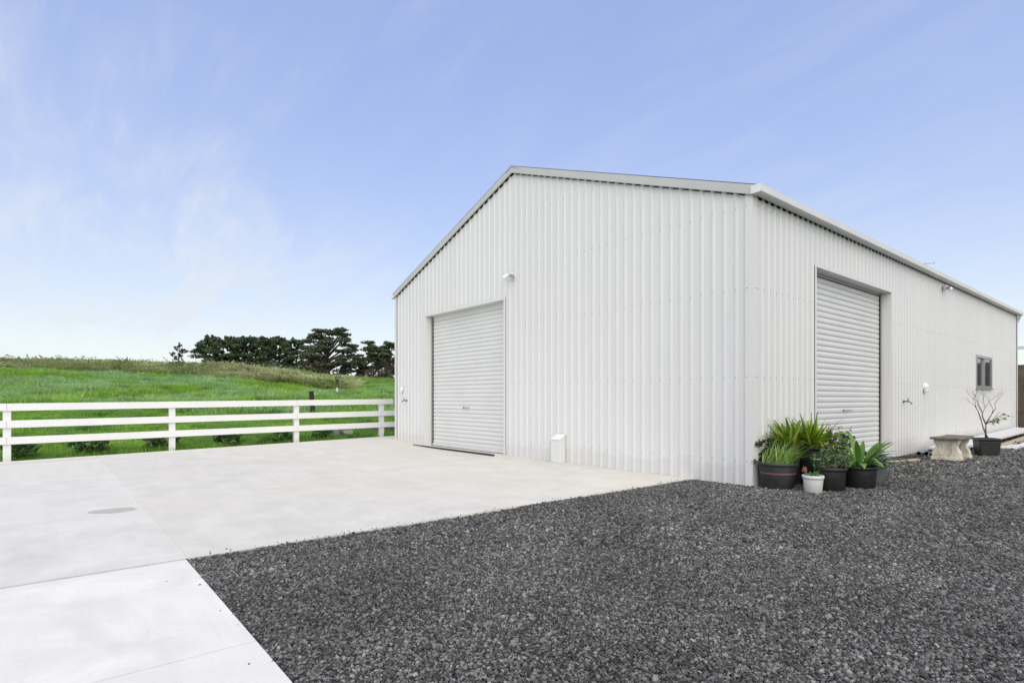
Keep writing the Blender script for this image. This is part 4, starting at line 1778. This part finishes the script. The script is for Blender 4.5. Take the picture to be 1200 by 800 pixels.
fl = local(-.02, -.24, .56)
MB().tube([(0, 0, .36), fl], .004, 5).build('flower_stem', M['twig'], t)
m = MB()
leaf_cloud(m, fl, (.045, .045, .045), 50, .04, seed=77, shell=.2)
m.build('flower', M['petal'], t)

# 9 thin red stemmed plant
x, y = .62, 1.02
t = thing('potted_plant', 'sparse plant of thin dark red stems between strap leaves and geranium', 'potted plant', (x, y, gz_at(x, y)), 0, PG)
pot(t, .13, .30, M['potblack'], .8)
m, ms = MB(), MB()
for i in range(22):
    e_ = local(random.uniform(-.05, .32), random.uniform(-.15, .1), random.uniform(.48, .92))
    ms.tube([(random.uniform(-.04, .04), random.uniform(-.04, .04), .26), (e_[0] * .45, e_[1] * .45, e_[2] * .7), e_], [.005, .004, .002], 4)
    for q in range(2):
        f__ = random.uniform(.75, 1)
        leaf_cloud(m, (e_[0] * f__, e_[1] * f__, e_[2] * f__), (.03, .03, .03), 4, .035, .8, seed=i * 3 + q, shell=.1)
ms.build('stem', M['redtwig'], t)
m.build('foliage', M['darkleaf'], t, kind='stuff')

# ------------------------------------------------------------------ bench, tree pot, offcuts
t = thing('garden_bench', 'weathered cast stone garden bench with mossy curved top by the side wall', 'bench', (.86, 6.62, gz_at(.86, 6.6) + .002))


def bench_leg(yc_, h):
    half = [(.245, .0), (.245, .075), (.236, .09), (.238, .13), (.222, .18), (.19, .235), (.172, .285), (.178, .32), (.205, .36), (.21, .375), (.21, h)]
    poly = [(-u, v) for u, v in half] + [(u, v) for u, v in half[::-1]]
    m = MB().prism(poly, 'y', yc_ - .085, yc_ + .085)
    m.box((-.255, yc_ - .105, -.02), (.255, yc_ + .105, .070))
    o = m.build('leg', M['caststone'], t, bevel=.012)
    # carved scrolls on the outer faces
    for s in (-1, 1):
        sc_ = MB()
        for sx_ in (-1, 1):
            pts = []
            for q in np.linspace(0, 3.6 * PI, 26):
                rr = .052 * (1 - q / (4.6 * PI))
                pts.append((sx_ * (.085 + rr * math.cos(q) * 1.0), yc_ + s * .088, .285 + rr * math.sin(q)))
            sc_.tube(pts, .011, 6)
            pts = [(sx_ * (.06 + .05 * math.sin(q * 2.4)), yc_ + s * .088, .11 + .12 * q) for q in np.linspace(0, 1, 8)]
            sc_.tube(pts, .013, 6)
        sc_.build('scroll', M['caststone'], o, smooth=True)


bench_leg(-.34, .425)
bench_leg(.34, .425)
m = MB()
nv = 16
out, inn = [], []
for i in range(nv + 1):
    q = -1 + 2 * i / nv
    cv = .07 * (1 - q * q)
    out.append((.245 + cv, q * .60))
    inn.append((-.245 + cv, q * .57))
poly = out + inn[::-1]
m.prism(poly, 'z', .427, .478)
m.build('seat', M['benchtop'], t, bevel=.018, seg=3)

# potted bare shrub
x, y = 1.15, 8.10
t = thing('potted_tree', 'square black tub with a bare branched shrub and few green leaves', 'potted plant', (x, y, gz_at(x, y)), .55)
m = MB()
hb = .385
for (r0, r1, z0, z1) in ((.165, .195, 0, hb - .05), (.208, .215, hb - .05, hb)):
    vs = [(sx_ * r0, sy_ * r0, z0) for sx_, sy_ in ((-1, -1), (1, -1), (1, 1), (-1, 1))] + [(sx_ * r1, sy_ * r1, z1) for sx_, sy_ in ((-1, -1), (1, -1), (1, 1), (-1, 1))]
    m.add(vs, [(3, 2, 1, 0), (0, 1, 5, 4), (1, 2, 6, 5), (2, 3, 7, 6), (3, 0, 4, 7), (4, 5, 6, 7)])
m.build('pot', M['potblack'], t, bevel=.022, seg=3)
MB().box((-.185, -.185, hb + .001), (.185, .185, hb + .006)).build('soil', M['soil'], t)
m = MB()
rr = random.Random(21)


def lrot(p):
    v = Matrix.Rotation(-.55, 3, 'Z') @ Vector(local(*p))
    return v


def branch(p, tip, r0, depth):
    p, tip = Vector(p), Vector(tip)
    midp = (p + tip) / 2 + Vector((rr.uniform(-.03, .03), rr.uniform(-.03, .03), rr.uniform(-.01, .04)))
    m.tube([p, midp, tip], [r0, r0 * .8, r0 * .55], 6)
    if depth > 0:
        for i in range(rr.choice((2, 3))):
            d_ = (tip - p).normalized()
            e_ = tip + (d_ + Vector((rr.uniform(-.75, .75), rr.uniform(-.6, .6), rr.uniform(-.1, .5)))).normalized() * rr.uniform(.12, .26)
            branch(tip if i else midp.lerp(tip, .6), e_, r0 * .5, depth - 1)


branch(lrot((.03, 0, hb)), lrot((-.12, 0, hb + .40)), .016, 0)
branch(lrot((-.12, 0, hb + .40)), lrot((-.26, 0, hb + .72)), .012, 2)
branch(lrot((.0, .02, hb)), lrot((-.02, 0, hb + .32)), .020, 0)
branch(lrot((-.02, 0, hb + .32)), lrot((-.06, .05, hb + .58)), .015, 3)
branch(lrot((-.02, 0, hb + .32)), lrot((.09, -.05, hb + .56)), .014, 3)
branch(lrot((-.02, 0, hb + .30)), lrot((.16, -.02, hb + .42)), .012, 1)
m.build('branch', M['twig'], t, smooth=True)
for i in range(34):
    q = rr.random()
    c = lrot((.10 + .34 * q + rr.uniform(-.05, .05), rr.uniform(-.08, .08), hb + .33 + .20 * q + rr.uniform(-.06, .06)))
    lm = MB().blade((0, 0, 0), 0, rr.uniform(.08, .13), .06, rr.uniform(-.3, .6), .6, 4, .2, .05)
    o = lm.build('leaf', M['herb' if i % 3 else 'ger'], t, loc=c)
    o.rotation_euler = (0, 0, rr.uniform(0, 6.28))


# pipes and sheets lying along the wall
def pipe(x, y0_, y1_, r, z, mat, label, x1=None):
    m = MB()
    x1 = x if x1 is None else x1
    ro, ri = r, r * .86
    seg = 18
    vs, fs = [], []
    for (yy, xx, rad) in ((y0_, x, ri), (y0_, x, ro), (y1_, x1, ro), (y1_, x1, ri)):
        for i in range(seg):
            a = 2 * PI * i / seg
            vs.append((xx + rad * math.cos(a), yy, z + rad * math.sin(a)))
    for j_ in range(3):
        for i in range(seg):
            fs.append((j_ * seg + i, j_ * seg + (i + 1) % seg, (j_ + 1) * seg + (i + 1) % seg, (j_ + 1) * seg + i))
    for i in range(seg):
        fs.append((3 * seg + i, 3 * seg + (i + 1) % seg, (i + 1) % seg, i))
    m.add(vs, fs)
    o = m.build('pipe', mat, smooth=False)
    tag(o, label, 'pipe', 'pipes lying along the side wall')


pipe(.47, 6.75, 10.2, .052, .066, M['whiteplastic'], 'white plastic pipe lying outermost along the side wall', .44)
pipe(.345, 6.95, 10.4, .050, .066, M['potdark'], 'middle dark pipe lying along the side wall behind the bench', .33)
pipe(.225, 6.85, 10.4, .050, .066, M['steel'], 'innermost grey pipe lying against the side wall', .22)


def sheet(name, c0, c1, w, th, z0_, z1_, mat, label, cat, ribs=True):
    """long sheet lying from c0 to c1; ribbed cross-section"""
    m = MB()
    a, b = Vector((*c0, 0)), Vector((*c1, 0))
    d = (b - a).normalized()
    s_ = Vector((-d.y, d.x, 0))
    pr = []
    n_ = max(2, int(w / .19))
    for i in range(n_):
        for (u, o) in (PROF if ribs else [(0, 0)]):
            pr.append(((i * .19 + u) / (n_ * .19) * w - w / 2, o * .8))
    pr.append((w / 2, 0))
    vs = []
    for p, z_ in ((a, z0_), (b, z1_)):
        for u, o in pr:
            vs.append(p + s_ * u + Vector((0, 0, z_ + th + o)))
        for u, o in pr[::-1]:
            vs.append(p + s_ * u + Vector((0, 0, z_ + o)))
    n2 = 2 * len(pr)
    fs = [(i, (i + 1) % n2, n2 + (i + 1) % n2, n2 + i) for i in range(n2)]
    h_ = len(pr)
    for base in (0, n2):
        fs += [(base + i, base + i + 1, base + n2 - 2 - i, base + n2 - 1 - i) for i in range(h_ - 1)]
    m.add(vs, fs)
    o = m.build(name, mat)
    tag(o, label, cat)


sheet('roofing_sheet', (.47, 7.5), (.42, 17.6), .56, .05, .12, .24, M['sheet'], 'long white roofing sheets stacked on the gravel along the side wall', 'sheet')
sheet('roofing_sheet', (1.10, 10.4), (.95, 17.9), .42, .02, .03, .07, M['sheet'], 'narrow white sheet lying in front of the stacked roofing sheets', 'sheet')
sheet('timber_board', (.88, 11.2), (.80, 16.5), .16, .04, .045, .11, M['timber'], 'weathered board lying between the white sheets', 'board', False)
m = MB().bar((.30, 4.75, .028), (.52, 5.65, .034), .13, .045)
tag(m.build('timber_offcut', M['timber'], bevel=.004), 'pale timber offcut on the gravel at the foot of the side door jamb', 'timber')
m = MB().bar((.14, 5.95, .03), (.30, 6.70, .035), .20, .035)
tag(m.build('dark_plank', M['post'], bevel=.004), 'dark flat plank against the side wall before the pipes', 'plank')

# white rail fence on top of the earth bank and scattered boards at its foot
t = thing('bank_fence', 'white rail fence along the top of the earth bank behind the shed', 'fence', (0, 0, 0))
for i in range(7):
    x = -3 + i * 3.0
    yy = 27.0 - .1 * x
    zb = float(bank_z(x, yy))
    MB().box((x - .06, yy - .06, zb - .4), (x + .06, yy + .06, zb + 1.05)).build('post', M['fence'], t)
    if i < 6:
        x2, yy2 = x + 3, 27.0 - .1 * (x + 3)
        MB().bar((x, yy - .08, zb + .95), (x2, yy2 - .08, float(bank_z(x2, yy2)) + .95), .04, .15).build('rail', M['fence'], t)
for i, (x, y, a, ln, lb) in enumerate(((.9, 20.2, .5, 1.4, 'reddish broken board at the foot of the bank, nearer the shed corner'),
                                       (1.7, 20.5, -.2, 1.1, 'short reddish board at the foot of the bank, farther from the shed'))):
    d = Vector((math.cos(a), math.sin(a), 0)) * ln / 2
    zc_ = float(bank_z(x, y)) + .25
    m = MB().bar(Vector((x, y, zc_)) - d, Vector((x, y, zc_ + .12)) + d, .12, .04)
    tag(m.build('broken_board', M['pinkrock']), lb, 'board')
